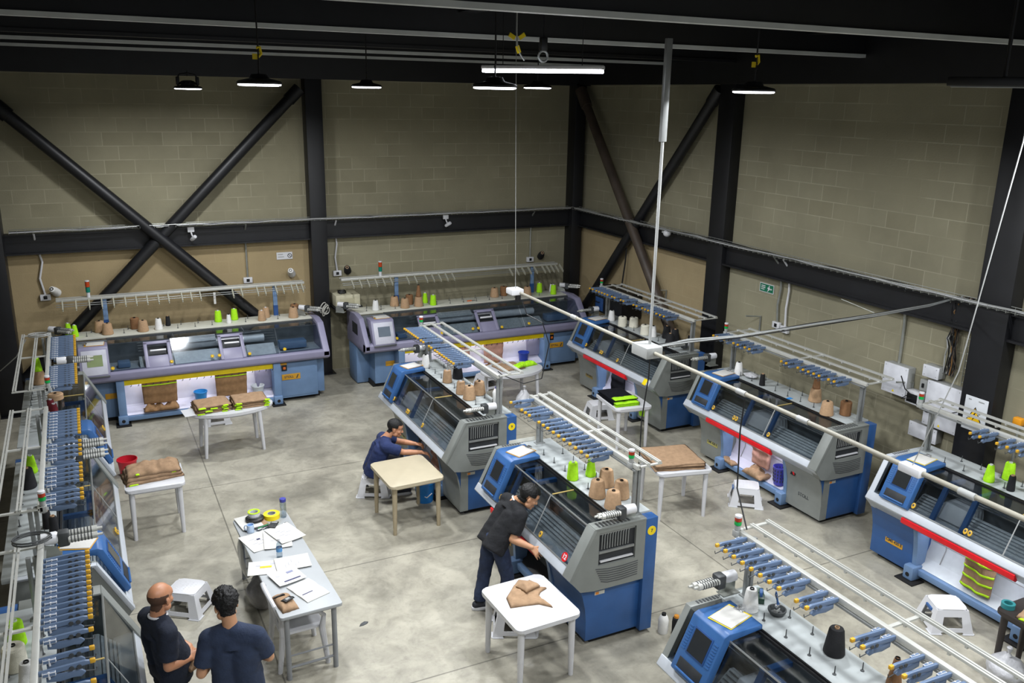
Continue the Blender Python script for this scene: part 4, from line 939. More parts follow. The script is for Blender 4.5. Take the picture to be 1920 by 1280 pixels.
    for x, k in ((0.66, 0.10), (1.60, 0.12), (2.28, 0.16), (2.40, 0.16), (2.92, 0.10), (3.55, 0.13)):
        if x < L - 0.2: P('round_knob', kb, None, t, (x, gp[0] + (gq[0] - gp[0]) * k - 0.012, gp[1] + (gq[1] - gp[1]) * k + 0.01), (PI / 2 - tilt, 0, 0))
    # control panel
    c = P('control_panel', B().prism([(0.03, 0.90), (-0.03, 0.93), (0.16, 1.40), (0.20, 1.42), (0.46, 1.42), (0.46, 1.36), (0.3, 1.3), (0.1, 0.93)], 0.16, 0.62, 'x', 0.02), m_lav, t)
    a_, q_ = (-0.03, 0.93), (0.16, 1.40)
    P('panel_face', B().slope(a_, q_, 0.20, 0.585, 0.1, 0.93, 0.0, 0.008, 0.003), mat('pale_panel_face', 'b9bac6', 0.45), c)
    P('screen', B().slope(a_, q_, 0.28, 0.52, 0.38, 0.76, 0.008, 0.012), mat('green_screen' if plate_left else 'grey_screen', '7d8c5e' if plate_left else '5b6775', 0.25), c)
    P('panel_lower_lip', B().slope(a_, q_, 0.17, 0.61, 0.0, 0.06, 0.0, 0.02, 0.005), m_dark, c)  # charcoal lip along the lower edge of the panel
    # deck and rack
    P('yarn_deck', B().box(0.02, 0.80, 1.385, L - 0.1, 1.30, 1.42, 0.006), m_deck2, t)
    P('deck_rail', B().box(0.62, 0.735, 1.38, L - 0.12, 0.795, 1.40), m_dark, t)
    for k in range(int((L - 0.6) / 0.3)):
        for y in (0.93, 1.18): P('yarn_spindle', SPIN, None, t, (0.32 + 0.3 * k + (0.08 if y > 1 else 0), y, 1.42))
    zr, yr = 2.02, 1.18
    for x in posts:
        p = P('rack_post', B().box(x - 0.04, yr + 0.05, 1.40, x + 0.04, yr + 0.09, zr, 0.006), m_sky, t)
        P('post_sleeve', B().box(x - 0.042, yr + 0.045, 1.42, x + 0.042, yr + 0.095, 1.62), m_navy, p)
    P('rack_rail', B().box(-0.1, yr, zr - 0.01, L - 0.15, yr + 0.10, zr + 0.035, 0.004).box(-0.1, yr + 0.14, zr + 0.01, L - 0.15, yr + 0.17, zr + 0.035), alu, t)
    P('lower_rail', B().tube([(-0.1, yr - 0.05, zr - 0.05), (L - 0.15, yr - 0.05, zr - 0.05)], 0.006, 6).tube([(-0.1, yr - 0.10, zr - 0.075), (L - 0.15, yr - 0.10, zr - 0.075)], 0.006, 6), alu_dull, t)
    for x in units: P('yarn_guide', FIN, None, t, (x, yr, zr))
    s = P('signal_beacon', B().lathe([(0.028, 0), (0.03, 0.01), (0.03, 0.08), (0.026, 0.085)], 18), white_pl, t, (beacon, yr + 0.05, zr + 0.035))
    for nm, z0, z1, m in (('beacon_green', 0.085, 0.18, mat('beacon_teal_lens', '0f7a68', 0.25)), ('beacon_red', 0.18, 0.275, mat('beacon_orange_lens', 'b8431c', 0.25)), ('beacon_cap', 0.275, 0.30, white_pl)):
        P(nm, B().lathe([(0.02, z0), (0.037, z0 + 0.004), (0.037, z1 - 0.003), (0.02, z1)], 18), m, s)
    for fx in hooks: feeder(t, (fx, 1.0, 1.56), math.radians(50))
    return t
def fr(*gs): return runs(*gs)
M1 = long_machine('long lavender knitting machine on the left of the black column', (-0.42, 15.48, 0), 4.36, (0.66, 3.65), fr((0.0, 3, 0.21), (0.62, 2, 0.19), (1.0, 3, 0.18), (1.55, 2, 0.17), (1.95, 3, 0.16), (2.85, 2, 0.16), (3.3, 2, 0.14), (3.65, 2, 0.13), (3.95, 3, 0.1)), 0.42, (-0.12, 4.2), True)
M2 = long_machine('long lavender knitting machine on the right of the black column', (4.62, 15.45, 0), 4.95, (1.06, 4.2), fr((0.1, 6, 0.16), (1.25, 2, 0.17), (1.65, 5, 0.15), (3.6, 5, 0.15), (4.4, 5, 0.11)), 0.72, (-0.08, 4.95), False)
# ------------------------------------------------------------------ yarn cones
from mathutils import noise as mn
def cone_meshes(key, m, r0, r1, h, core):
    r0, r1, h = r0 * 1.13, r1 * 1.13, h * 1.13
    a = B().lathe([(r0 * 0.9, 0.0), (r0, 0.012), (r0 * 0.98, 0.03), (r1 * 1.04, h - 0.015), (r1 * 0.9, h), (0.02, h)], 24).mesh('yarn'); a.materials.append(m)
    c = B().lathe([(0.016, h - 0.05), (0.022, h - 0.02), (0.019, h + 0.012), (0.015, h + 0.012), (0.012, h - 0.03)], 16).mesh('core'); c.materials.append(core)
    return a, c
CK = {
    'lime': cone_meshes('lime', lime, 0.060, 0.046, 0.185, white_pl), 'limes': cone_meshes('limes', lime, 0.055, 0.032, 0.18, white_pl),
    'tan': cone_meshes('tan', tan, 0.084, 0.062, 0.175, black), 'tans': cone_meshes('tans', tan, 0.066, 0.05, 0.17, white_pl), 'brown': cone_meshes('brown', brown_y, 0.07, 0.066, 0.18, black),
    'white': cone_meshes('white', white_y, 0.062, 0.042, 0.18, black), 'cream': cone_meshes('cream', cream_y, 0.078, 0.068, 0.17, black), 'whites': cone_meshes('whites', white_y, 0.042, 0.028, 0.15, black),
    'black': cone_meshes('black', black_y, 0.075, 0.05, 0.20, tan), 'blacks': cone_meshes('blacks', black_y, 0.04, 0.03, 0.16, tan), 'red': cone_meshes('red', red_y, 0.05, 0.035, 0.19, white_pl),
    'bone': cone_meshes('bone', brown_y, 0.05, 0.022, 0.21, black), 'flat': cone_meshes('flat', tan, 0.09, 0.086, 0.08, black),
}
def cone(kind, x, y, z, label, grp=None):
    t = T('yarn_cone', label, 'yarn cone', (x, y, z), (x * 7 + y * 3) % 6, grp)
    a, c = CK[kind]
    P('yarn', a, None, t); P('core', c, None, t)
    return t
z1, z0 = 1.42, 1.40
g = 'yarn cones on the left lavender machine'; m = 'on the left lavender machine'
for k, x, y, l in (('limes', -0.38, 16.66, 'lime yarn cone, leftmost ' + m), ('limes', -0.28, 16.48, 'lime yarn cone, second from the left ' + m), ('tan', 0.12, 16.66, 'tan yarn cone behind another beside the left blue post ' + m),
        ('tan', 0.24, 16.44, 'tan yarn cone in front beside the left blue post ' + m), ('brown', 0.70, 16.66, 'dark brown cone right of the left blue post ' + m), ('tan', 0.82, 16.42, 'tan yarn cone beside the single white cone ' + m),
        ('white', 1.08, 16.44, 'white yarn cone right of the tan cones ' + m), ('blacks', 1.26, 16.66, 'small dark brown cone alone in the middle ' + m), ('lime', 2.14, 16.62, 'lime yarn cone left of a slim white cone ' + m),
        ('whites', 2.30, 16.42, 'slim white cone between two lime cones ' + m), ('lime', 2.44, 16.66, 'lime yarn cone right of a slim white cone ' + m), ('tans', 2.90, 16.40, 'tan yarn cone in front of the right blue post ' + m),
        ('tans', 3.02, 16.62, 'tan yarn cone behind, beside the right blue post ' + m), ('tan', 3.50, 16.42, 'tan yarn cone at the right end ' + m + ', in front'), ('brown', 3.58, 16.66, 'brown yarn cone at the right end ' + m + ', behind')):
    cone(k, x, y, z1, l, g)
g = 'yarn cones on the right lavender machine'; m = 'on the right lavender machine'
for k, x, y, l in (('white', 5.13, 16.38, 'white yarn cone near the left end ' + m), ('tan', 5.60, 16.60, 'tan yarn cone beside the left blue post ' + m), ('tan', 5.74, 16.36, 'tan yarn cone in front of a brown one ' + m),
        ('brown', 5.93, 16.62, 'brown yarn cone behind two tan ones ' + m), ('tan', 6.05, 16.40, 'tan yarn cone with a small spool on top ' + m), ('limes', 6.28, 16.64, 'slim lime cone behind a larger lime cone ' + m),
        ('lime', 6.36, 16.38, 'larger lime cone left of the middle ' + m), ('tan', 7.86, 16.60, 'tan yarn cone behind the end of the power duct ' + m), ('brown', 8.10, 16.64, 'brown yarn cone beside the hanging wire ' + m),
        ('tan', 8.58, 16.45, 'tan yarn cone beside the right blue post ' + m), ('lime', 8.98, 16.64, 'lime yarn cone behind the white one at the right end ' + m), ('whites', 9.27, 16.62, 'white cone between lime cones at the right end ' + m),
        ('lime', 9.18, 16.36, 'lime yarn cone in front at the right end ' + m)):
    cone(k, x, y, z1, l, g)
cone('bone', 6.05, 16.40, z1 + 0.20, 'small tan spool standing on a tan cone on the right lavender machine')
g = 'yarn cones on the farthest right row machine'; m = 'on the farthest right row machine'
for k, x, y, l in (('white', 9.14, 13.93, 'white yarn cone nearest the control panel ' + m), ('cream', 9.09, 13.47, 'cream yarn cone, left of a pair ' + m), ('cream', 9.26, 13.34, 'cream yarn cone, right of a pair ' + m),
        ('cream', 9.14, 12.79, 'cream yarn cone left of the ceiling pole ' + m), ('white', 9.20, 12.62, 'white yarn cone half behind the ceiling pole ' + m), ('black', 9.38, 12.45, 'black yarn cone, leftmost of the black ones ' + m),
        ('black', 9.12, 12.0, 'large black yarn cone in front of the others ' + m), ('black', 9.38, 12.2, 'black yarn cone in the middle of the black ones ' + m), ('blacks', 9.48, 11.9, 'slim black cone, rightmost of the black ones ' + m)):
    cone(k, x, y, z0, l, g)
g = 'yarn cones on the middle right row machine'; m = 'on the middle right row machine'
for k, x, y, l in (('white', 9.14, 10.20, 'white yarn cone beside the plastic bag ' + m), ('blacks', 9.12, 9.63, 'small black cone right of the plastic bag ' + m), ('tan', 9.33, 8.75, 'tan yarn cone carrying a brown spool ' + m),
        ('tan', 9.06, 8.26, 'tan yarn cone in front at the near end ' + m), ('brown', 9.30, 8.15, 'brown yarn cone, nearest the rack post ' + m)):
    cone(k, x, y, z0, l, g)
cone('bone', 9.33, 8.75, z0 + 0.20, 'brown spool standing on a tan cone on the middle machine of the right row')
m = 'on the nearest machine of the right row'
cone('limes', 9.14, 5.84, z0, 'slim lime cone by itself ' + m); cone('lime', 9.40, 5.78, z0, 'lime cone behind a black one ' + m); cone('blacks', 9.14, 5.57, z0, 'black cone in front of a lime one ' + m)
m = 'on the machine above the seated man'
for k, x, y, l in (('white', 4.72, 12.50, 'white yarn cone at the far end ' + m), ('tans', 4.75, 11.66, 'tan yarn cone standing alone ' + m), ('black', 4.97, 11.78, 'black cone behind, under the tension arms ' + m), ('white', 4.93, 11.98, 'white cone under the tension arms ' + m),
        ('tans', 4.73, 11.09, 'tan yarn cone, leftmost of three ' + m), ('tan', 4.75, 10.83, 'thick tan yarn cone in front of two others ' + m), ('tan', 4.97, 10.97, 'tan yarn cone, rightmost of three ' + m)):
    cone(k, x, y, z0, l)
t = T('yarn_bobbin', 'tall white bobbin with blue top beside the rack post above the seated man', 'yarn cone', (5.04, 10.52, z0))
P('yarn', B().lathe([(0.06, 0), (0.062, 0.16), (0.045, 0.2), (0.03, 0.22)], 24), white_y, t); P('core', B().lathe([(0.028, 0.218), (0.026, 0.245), (0.015, 0.245)], 16), mat('violet_plastic', '4a44a0', 0.4), t)
m = 'on machine number 12'
for k, x, y, l in (('lime', 4.74, 7.86, 'lime yarn cone standing in front ' + m), ('limes', 4.98, 7.86, 'slim lime yarn cone behind the tension arms ' + m), ('tan', 4.76, 7.36, 'tan yarn cone, left of the four ' + m),
        ('tan', 5.0, 7.56, 'tan yarn cone, at the back of the four ' + m), ('tan', 4.99, 7.24, 'tan yarn cone, right of the four ' + m), ('tan', 4.77, 7.06, 'tan yarn cone, nearest of the four ' + m)):
    cone(k, x, y, z0, l)
m = 'on the nearest machine'
cone('white', 4.80, 4.94, z0, 'white yarn cone beside the tape dispenser ' + m); cone('black', 5.00, 4.19, z0, 'black yarn cone standing alone ' + m); cone('bone', 5.10, 3.70, z0, 'thin brown cone at the bottom edge ' + m)
m = 'of the left row'
cone('limes', -0.78, 13.95, z0, 'lime cone on top of a tan one on the farthest machine ' + m).location.z = z0 + 0.19; cone('tan', -0.78, 13.95, z0, 'tan cone under a lime one on the farthest machine ' + m)
cone('red', -0.60, 12.45, z0, 'dark red cone at the near end of the farthest machine ' + m); cone('red', -0.56, 12.25, z0, 'dark red cone in front of another one on the farthest machine ' + m)
cone('flat', -0.56, 13.1, z0, 'flat tan cone on the farthest machine ' + m)
cone('limes', -0.78, 10.52, z0, 'lime cone on the second machine ' + m); cone('black', -0.80, 10.1, z0, 'black cone next to a lime one on the second machine ' + m); cone('blacks', -0.60, 9.0, z0, 'small black cone at the near end of the second machine ' + m); cone('blacks', -0.54, 8.85, z0, 'small black cone beside the clipboard of the second machine ' + m)
cone('lime', -0.78, 6.98, z0, 'lime cone on the machine behind the bald man'); cone('cream', -0.78, 6.66, z0, 'large white cone in front of the lime one behind the bald man'); cone('white', -0.68, 6.38, z0, 'white cone at the bottom left corner')
t = T('yarn_bobbin', 'white bobbin with black top standing on the floor beside machine number 12', 'yarn cone', (5.24, 6.66, 0))
P('yarn', B().lathe([(0.055, 0), (0.058, 0.15), (0.045, 0.19), (0.03, 0.21)], 24), white_y, t); P('core', B().lathe([(0.026, 0.208), (0.024, 0.235), (0.015, 0.235)], 16), black, t)
t = T('yarn_bobbin', 'black bobbin with orange top standing on the floor beside machine number 12', 'yarn cone', (5.35, 6.58, 0))
P('yarn', B().lathe([(0.042, 0), (0.045, 0.14), (0.04, 0.19), (0.03, 0.2)], 24), black_y, t); P('core', B().lathe([(0.03, 0.2), (0.026, 0.222), (0.012, 0.222)], 16), mat('orange_core', 'd08a2a', 0.5), t)

# ------------------------------------------------------------------ clipboards on the control panels
def at_machine(mc, x, y, z):
    return mc.matrix_basis @ Vector((x, y, z))
def clipboard(mc, x, y, z, rz, label, board=None, w=0.23, h=0.31):
    mc_m = Matrix.LocRotScale(mc.location, mc.rotation_euler, None)
    p = mc_m @ Vector((x, y, z))
    t = T('clipboard', label, 'clipboard', p, mc.rotation_euler.z + rz)
    P('board', B().box(-w / 2, -h / 2, 0, w / 2, h / 2, 0.004, 0.002), board or amber, t)
    P('sheets', B().box(-w / 2 + 0.012, -h / 2 + 0.008, 0.0042, w / 2 - 0.004, h / 2 - 0.03, 0.013, 0.001), paper, t)
    P('clip', B().box(-0.045, h / 2 - 0.045, 0.0135, 0.045, h / 2 - 0.015, 0.022, 0.003).box(-0.03, h / 2 - 0.02, 0.012, 0.03, h / 2 + 0.012, 0.03, 0.004), chrome, t)
    return t
clipboard(M12, 0.40, 0.44, 1.452, 0.35, 'clipboard with white sheets on the control panel of machine number 12')
clipboard(M9, 0.40, 0.44, 1.452, 0.3, 'clipboard on the control panel of the machine above the seated man')
clipboard(MB, 0.40, 0.42, 1.452, 0.28, 'yellow-edged clipboard with white sheets on the nearest control panel', yellow)
clipboard(M3, 0.40, 0.44, 1.452, 0.2, 'clipboard on the control panel of the farthest machine of the right row')
clipboard(M4, 0.40, 0.44, 1.452, 0.2, 'clipboard on the control panel of the middle machine of the right row')
clipboard(M5, 0.40, 0.42, 1.452, 0.2, 'clipboard on the control panel of the nearest machine of the right row', yellow)
clipboard(LB, 0.36, 0.42, 1.452, -0.35, 'clipboard on the blue panel of the second left row machine')
clipboard(M1, 0.42, 0.34, 1.422, 1.5, 'clipboard lying on the control panel of the left lavender machine')
clipboard(M2, 0.42, 0.34, 1.422, 1.6, 'clipboard lying on the control panel of the right lavender machine')

# ------------------------------------------------------------------ tables, stools, chair
table_beige = mat('beige_plastic_table', 'b3a991', 0.45, 0, 0.05); leg_beige = mat('beige_plastic_leg', 'a3967c', 0.5, 0, 0.05)
table_white = mat('white_plastic_table', 'c6c7cb', 0.4, 0, 0.03)
def rounded(w, d, r, n=6):
    pts = []
    for cx_, cy_, a in ((w / 2 - r, d / 2 - r, 0), (-w / 2 + r, d / 2 - r, PI / 2), (-w / 2 + r, -d / 2 + r, PI), (w / 2 - r, -d / 2 + r, 1.5 * PI)):
        pts += arc((cx_, cy_), r, a, a + PI / 2, n)
    return pts
def table(p, rz, w, d, label, mt=None, ml=None, h=0.72, oval=False):
    mt = mt or table_white; ml = ml or mt
    t = T('plastic_table', label, 'table', p, rz)
    out = [(w / 2 * math.cos(2 * PI * k / 40), d / 2 * math.sin(2 * PI * k / 40)) for k in range(40)] if oval else rounded(w, d, 0.07)
    P('table_top', B().prism(out, h - 0.045, h, 'z', 0.012), mt, t)
    P('apron', B().prism([(x * 0.9, y * 0.9) for x, y in out], h - 0.075, h - 0.045, 'z'), mt, t)
    fx, fy = (0.30, 0.33) if oval else (0.5 - 0.075 / w, 0.5 - 0.075 / d)
    for sx_ in (-1, 1):
        for sy_ in (-1, 1):
            x, y = sx_ * w * fx, sy_ * d * fy; k = 1.10 if oval else 1.02
            P('leg', B().tube([(x, y, h - 0.05), (x * (1 + (k - 1) * 0.6), y * (1 + (k - 1) * 0.6), h * 0.4), (x * k, y * k, 0.0)], [0.036, 0.031, 0.025], 12), ml, t)
    return t
TB = table((3.60, 10.30, 0), 0.03, 0.76, 0.86, 'beige plastic table in front of the seated man', table_beige, leg_beige)
TW = table((3.66, 6.80, 0), 0.03, 0.72, 0.84, 'white plastic table with one tan garment beside machine number 12')
TL = table((0.52, 11.46, 0), -0.02, 0.72, 0.74, 'white plastic table with a heap of tan garments beside the left row')
TO = table((1.85, 13.80, 0), 0.02, 1.36, 0.76, 'oval white table with garment piles before the left lavender machine', oval=True)
TC = table((7.13, 9.08, 0), -0.22, 0.80, 0.80, 'white plastic table with flat tan pieces between two machine rows')
TG = table((7.88, 11.52, 0), -0.12, 0.66, 0.86, 'white plastic table with black and lime pieces before the farthest right row machine')
TR = table((6.92, 13.82, 0), 0.05, 1.24, 0.86, 'white oval table with lime bundles before the right lavender machine', oval=True)
dk = mat('dark_brown_plastic', '2b2523', 0.45)
TD = table((8.13, 4.36, 0), 0.0, 0.52, 0.74, 'dark brown plastic table at the right edge of the photo', dk)

def stool_meshes():
    h, bx, tx, ty, by = 0.28, 0.235, 0.17, 0.15, 0.21
    top = B().prism(rounded(2 * tx, 2 * ty, 0.06), h - 0.035, h, 'z', 0.016).mesh('seat'); top.materials.append(white_pl)
    wall = B()
    def V(sx_, sy_, f): return Vector((sx_ * (bx + (tx - bx) * f), sy_ * (by + (ty - by) * f), (h - 0.012) * f))
    for (a, c) in (((-1, -1), (1, -1)), ((1, -1), (1, 1)), ((1, 1), (-1, 1)), ((-1, 1), (-1, -1))):
        A0, C0_, A1, C1 = V(*a, 0), V(*c, 0), V(*a, 1), V(*c, 1)
        def Q(u, f): return A0.lerp(C0_, u).lerp(A1.lerp(C1, u), f)
        n = (C0_ - A0).cross(A1 - A0).normalized() * -0.008
        for (u0, u1, f0, f1) in ((0, 0.24, 0, 1), (0.76, 1, 0, 1), (0.24, 0.76, 0.72, 1), (0.24, 0.76, 0.10, 0.27)):
            q = [Q(u0, f0), Q(u1, f0), Q(u1, f1), Q(u0, f1)]
            wall.hull8([q[0], q[1], q[2], q[3]] + [p + n for p in q])
        q = [Q(0, 0), Q(0.26, 0), Q(0.26, 0.03), Q(0, 0.03)]; wall.hull8([p - n * 1.5 for p in q] + [p + n for p in q])
        q = [Q(0.74, 0), Q(1, 0), Q(1, 0.03), Q(0.74, 0.03)]; wall.hull8([p - n * 1.5 for p in q] + [p + n for p in q])
    w = wall.mesh('legs_shell'); w.materials.append(white_pl)
    return top, w
STOP, SWALL = stool_meshes()
def stool(x, y, rz, label):
    t = T('step_stool', label, 'stool', (x, y, 0), rz, 'white plastic step stools')
    P('seat', STOP, None, t); P('legs_shell', SWALL, None, t)
    b = B()
    for i in range(5):
        for j in range(6): b.box(-0.10 + 0.045 * i, -0.09 + 0.034 * j, 0.2795, -0.085 + 0.045 * i, -0.082 + 0.034 * j, 0.2815)
    P('tread_pattern', b, mat('white_plastic_tread', 'd4d5d9', 0.4), t)
    return t
stool(0.64, 9.27, math.radians(-35), 'white step stool standing behind the bald man')
stool(3.45, 11.28, math.radians(-25), 'white step stool the seated man sits on')
stool(3.80, 7.42, math.radians(-25), 'white step stool half under the table beside machine number 12')
stool(1.78, 15.10, 0.0, 'white step stool seen under the oval table before the left lavender machine')
stool(8.10, 12.62, math.radians(-12), 'white step stool beside the table with black pieces')
s = stool(8.22, 8.78, math.radians(-38), 'white step stool with a blue label before the machine marked STOLL'); P('label_sticker', B().box(-0.20, -0.06, 0.205, -0.18, 0.06, 0.235), m_blue, s, (0, 0, 0), (0, math.radians(0), 0))
s = stool(8.20, 5.46, math.radians(-27), 'white step stool with a blue label at the right edge, near the dark table'); P('label_sticker', B().box(-0.20, -0.06, 0.205, -0.18, 0.06, 0.235), m_blue, s)
stool(6.95, 14.95, math.radians(10), 'white step stool under the yarn rack before the right lavender machine')

t = T('armchair', 'white plastic armchair pushed under the grey work table', 'chair', (1.57, 7.92, 0), 0.03)
P('seat', B().prism(rounded(0.44, 0.42, 0.08), 0.40, 0.425, 'z', 0.008), table_white, t)
P('backrest', B().tube([(-0.22, 0.24, 0.62), (-0.27, 0.22, 0.76), (-0.30, 0.12, 0.83), (-0.31, 0, 0.85), (-0.30, -0.12, 0.83), (-0.27, -0.22, 0.76), (-0.22, -0.24, 0.62)], 0.024, 10), table_white, t)
b = B()
for k in range(5): y = -0.14 + 0.07 * k; b.hull8([(-0.20, y - 0.02, 0.41), (-0.20, y + 0.02, 0.41), (-0.215, y + 0.02, 0.41), (-0.215, y - 0.02, 0.41), (-0.29, y - 0.02, 0.82), (-0.29, y + 0.02, 0.82), (-0.305, y + 0.02, 0.82), (-0.305, y - 0.02, 0.82)])
P('back_slats', b, table_white, t)
for s_ in (-1, 1):
    P('armrest', B().tube([(-0.22, s_ * 0.24, 0.62), (0.0, s_ * 0.26, 0.63), (0.16, s_ * 0.255, 0.61), (0.21, s_ * 0.25, 0.55)], 0.022, 10), table_white, t)
    P('leg', B().tube([(0.21, s_ * 0.25, 0.56), (0.19, s_ * 0.23, 0.40), (0.23, s_ * 0.26, 0.0)], [0.022, 0.034, 0.024], 10), table_white, t)
    P('leg', B().tube([(-0.22, s_ * 0.24, 0.63), (-0.20, s_ * 0.21, 0.40), (-0.25, s_ * 0.22, 0.0)], [0.022, 0.034, 0.024], 10), table_white, t)

# ------------------------------------------------------------------ grey work table and what lies on it
desk_top = mat('pale_grey_laminate', 'a6aaad', 0.4, 0, 0.05, 3); leg_grey = mat('grey_tube_leg', '84878a', 0.45)
DC = Vector((1.59, 8.61, 0)); DR = 0.036
t = T('work_table', 'long grey work table covered with papers', 'table', DC, DR)
P('table_top', B().prism(rounded(0.62, 2.24, 0.03, 3), 0.715, 0.75, 'z', 0.006), desk_top, t)
P('frame', B().box(-0.26, -1.06, 0.675, 0.26, -1.03, 0.715).box(-0.26, 1.03, 0.675, 0.26, 1.06, 0.715).box(-0.26, -1.06, 0.675, -0.23, 1.06, 0.715).box(0.23, -1.06, 0.675, 0.26, 1.06, 0.715), leg_grey, t)
for sx_ in (-1, 1):
    for sy_ in (-1, 1): P('leg', B().cyl((sx_ * 0.235, sy_ * 1.045, 0), (sx_ * 0.235, sy_ * 1.045, 0.715), 0.026, None, 14), leg_grey, t)
for sy_ in (-1, 1):
    P('stretcher', B().tube([(-0.235, sy_ * 1.045, 0.13), (0.235, sy_ * 1.045, 0.13)], 0.013, 8).tube([(-0.235, sy_ * 1.045, 0.26), (0.235, sy_ * 1.045, 0.26)], 0.009, 8), leg_grey, t)
ZT = 0.7512
def sheet(x, y, rz, w, h, label, z=0.0, marks=(), name='paper_sheet', curl=0.006):
    def f(u, v):
        return ((u - 0.5) * w, (v - 0.5) * h, 0.0014 + curl * (abs(u - 0.5) * 2) ** 3 + 0.4 * curl * (abs(v - 0.5) * 2) ** 4)
    b = B(); b.grid(f, 8, 8)
    r = bmesh.ops.extrude_face_region(b.bm, geom=b.bm.faces[:]); bmesh.ops.translate(b.bm, vec=(0, 0, -0.0012), verts=[q for q in r['geom'] if isinstance(q, bmesh.types.BMVert)])
    t = T(name, label, 'paper', (x, y, ZT + z), rz)
    P('page', b, paper, t)
    for (mx, my, mw, mh, mm) in marks:
        P('printed_mark', B().box(mx - mw / 2, my - mh / 2, 0.0018, mx + mw / 2, my + mh / 2, 0.0026 + curl * 0.3), mm, t, ang=0)
    return t
ink = mat('printed_ink', '3d3f63', 0.7); faint = mat('faint_print', 'b9b9c4', 0.8); hl = mat('highlighter_yellow', 'd8bd1c', 0.6)
tx = tuple((-0.05 + 0.05 * (k % 3), 0.08 - 0.035 * k, 0.06, 0.006, faint) for k in range(5))
sheet(1.42, 9.08, 0.25, 0.30, 0.42, 'big white sheet with a small blue mark under the mug', 0.0, ((0.02, 0.05, 0.04, 0.03, ink),) + tx)
sheet(1.62, 9.03, -0.15, 0.30, 0.42, 'white sheet on top in the middle of the spread papers', 0.009, tx)
sheet(1.72, 9.12, 0.3, 0.30, 0.42, 'white sheet at the right of the spread papers', 0.018, tx)
sheet(1.40, 8.47, 1.35, 0.28, 0.40, 'white sheet with a yellow highlighted bar', 0.0, ((0.02, 0.02, 0.035, 0.12, hl), (0.08, -0.05, 0.03, 0.05, faint), (0.06, 0.1, 0.03, 0.05, faint)))
sheet(1.66, 8.45, 1.5, 0.28, 0.36, 'blank white sheet behind the sheet with the highlighted bar', 0.009, tx)
sheet(1.54, 8.19, 0.25, 0.30, 0.30, 'white sheet with a dark blue bar printed across', 0.018, ((0.02, -0.09, 0.18, 0.022, ink), (0.06, 0.06, 0.07, 0.035, mat('grey_ink', '868aa8', 0.7)), (-0.08, 0.05, 0.03, 0.03, faint)))
t = T('notebook', 'open notebook with white pages near the end of the work table', 'notebook', (1.68, 7.86, ZT), 0.35)
P('left_page', B().prism([(-0.19, 0.0), (-0.19, 0.008), (-0.08, 0.016), (0, 0.008), (0, 0.0)], -0.13, 0.13, 'y'), paper, t, (0, 0, 0), (0, 0, PI / 2)); P('right_page', B().prism([(0.19, 0.0), (0.19, 0.008), (0.08, 0.016), (0, 0.008), (0, 0.0)], -0.13, 0.13, 'y'), paper, t, (0, 0, 0), (0, 0, PI / 2))
P('pencil_line', B().box(-0.1, -0.06, 0.0135, 0.02, -0.045, 0.0145), ink, t)
t = T('folder', 'black clipboard folder with papers at the far end of the work table', 'folder', (1.43, 9.55, ZT), 0.15)
P('board', B().box(-0.13, -0.17, 0, 0.14, 0.17, 0.012, 0.003), black, t); P('sheets', B().box(-0.15, -0.15, 0.012, 0.09, 0.19, 0.02, 0.002), paper, t); P('brown_cover', B().box(0.09, -0.15, 0.0121, 0.15, 0.17, 0.016), knit, t)
t = T('black_pad', 'round black padded case lying on the folder', 'case', (1.47, 9.58, ZT + 0.0205), 0)
P('case', B().lathe([(0.07, 0), (0.105, 0.012), (0.105, 0.03), (0.08, 0.045), (0.01, 0.047)], 28), black, t); P('lid_ring', B().lathe([(0.075, 0.046), (0.08, 0.05), (0.06, 0.053), (0.055, 0.047)], 24, close=False), m_dark, t)
t = T('tape_roll', 'white tape roll with lime edge resting on the round black case', 'tape', (1.47, 9.60, ZT + 0.069), 0)
P('tape', B().lathe([(0.045, 0), (0.068, 0), (0.068, 0.045), (0.045, 0.045), (0.045, 0)], 28, close=False), white_pl, t); P('tape_edge', B().lathe([(0.05, 0.0455), (0.07, 0.0455), (0.07, 0.052), (0.05, 0.052), (0.05, 0.0455)], 28, close=False), trim_lime, t)
t = T('tape_roll', 'thick yellow tape roll at the far end of the work table', 'tape', (1.67, 9.60, ZT), 0)
P('tape', B().lathe([(0.05, 0), (0.095, 0), (0.095, 0.055), (0.05, 0.055), (0.05, 0)], 32, close=False), yellow, t); P('core', B().lathe([(0.042, 0), (0.0495, 0), (0.0495, 0.057), (0.042, 0.057), (0.042, 0)], 28, close=False), grey_pl, t)
t = T('mug', 'pale blue mug on the work table', 'mug', (1.38, 9.34, ZT), math.radians(150))
P('cup', B().lathe([(0.036, 0), (0.04, 0.004), (0.041, 0.095), (0.037, 0.095), (0.035, 0.01), (0.005, 0.008)], 28), mat('pale_blue_ceramic', 'b7cbe4', 0.3), t); P('handle', B().tube([(0.038, 0, 0.08), (0.062, 0, 0.078), (0.072, 0, 0.05), (0.06, 0, 0.024), (0.038, 0, 0.02)], 0.007, 8), mat('pale_blue_ceramic', 'b7cbe4'), t)
P('coffee', B().lathe([(0.001, 0.078), (0.036, 0.078), (0.036, 0.08), (0.001, 0.08)], 20), mat('blue_drink', '4471a8', 0.3), t)
t = T('pen_pouch', 'clear pouch with green pens beside the mug', 'pouch', (1.53, 9.37, ZT), 0.5)
P('pouch', B().box(-0.09, -0.035, 0, 0.09, 0.035, 0.022, 0.01), film, t); P('pen', B().cyl((-0.07, 0.01, 0.025), (0.07, 0.0, 0.025), 0.005), mat('green_pen', '1f8f52', 0.4), t)
t = T('calculator', 'black calculator on the spread papers', 'calculator', (1.64, 9.36, ZT + 0.02), -0.5)
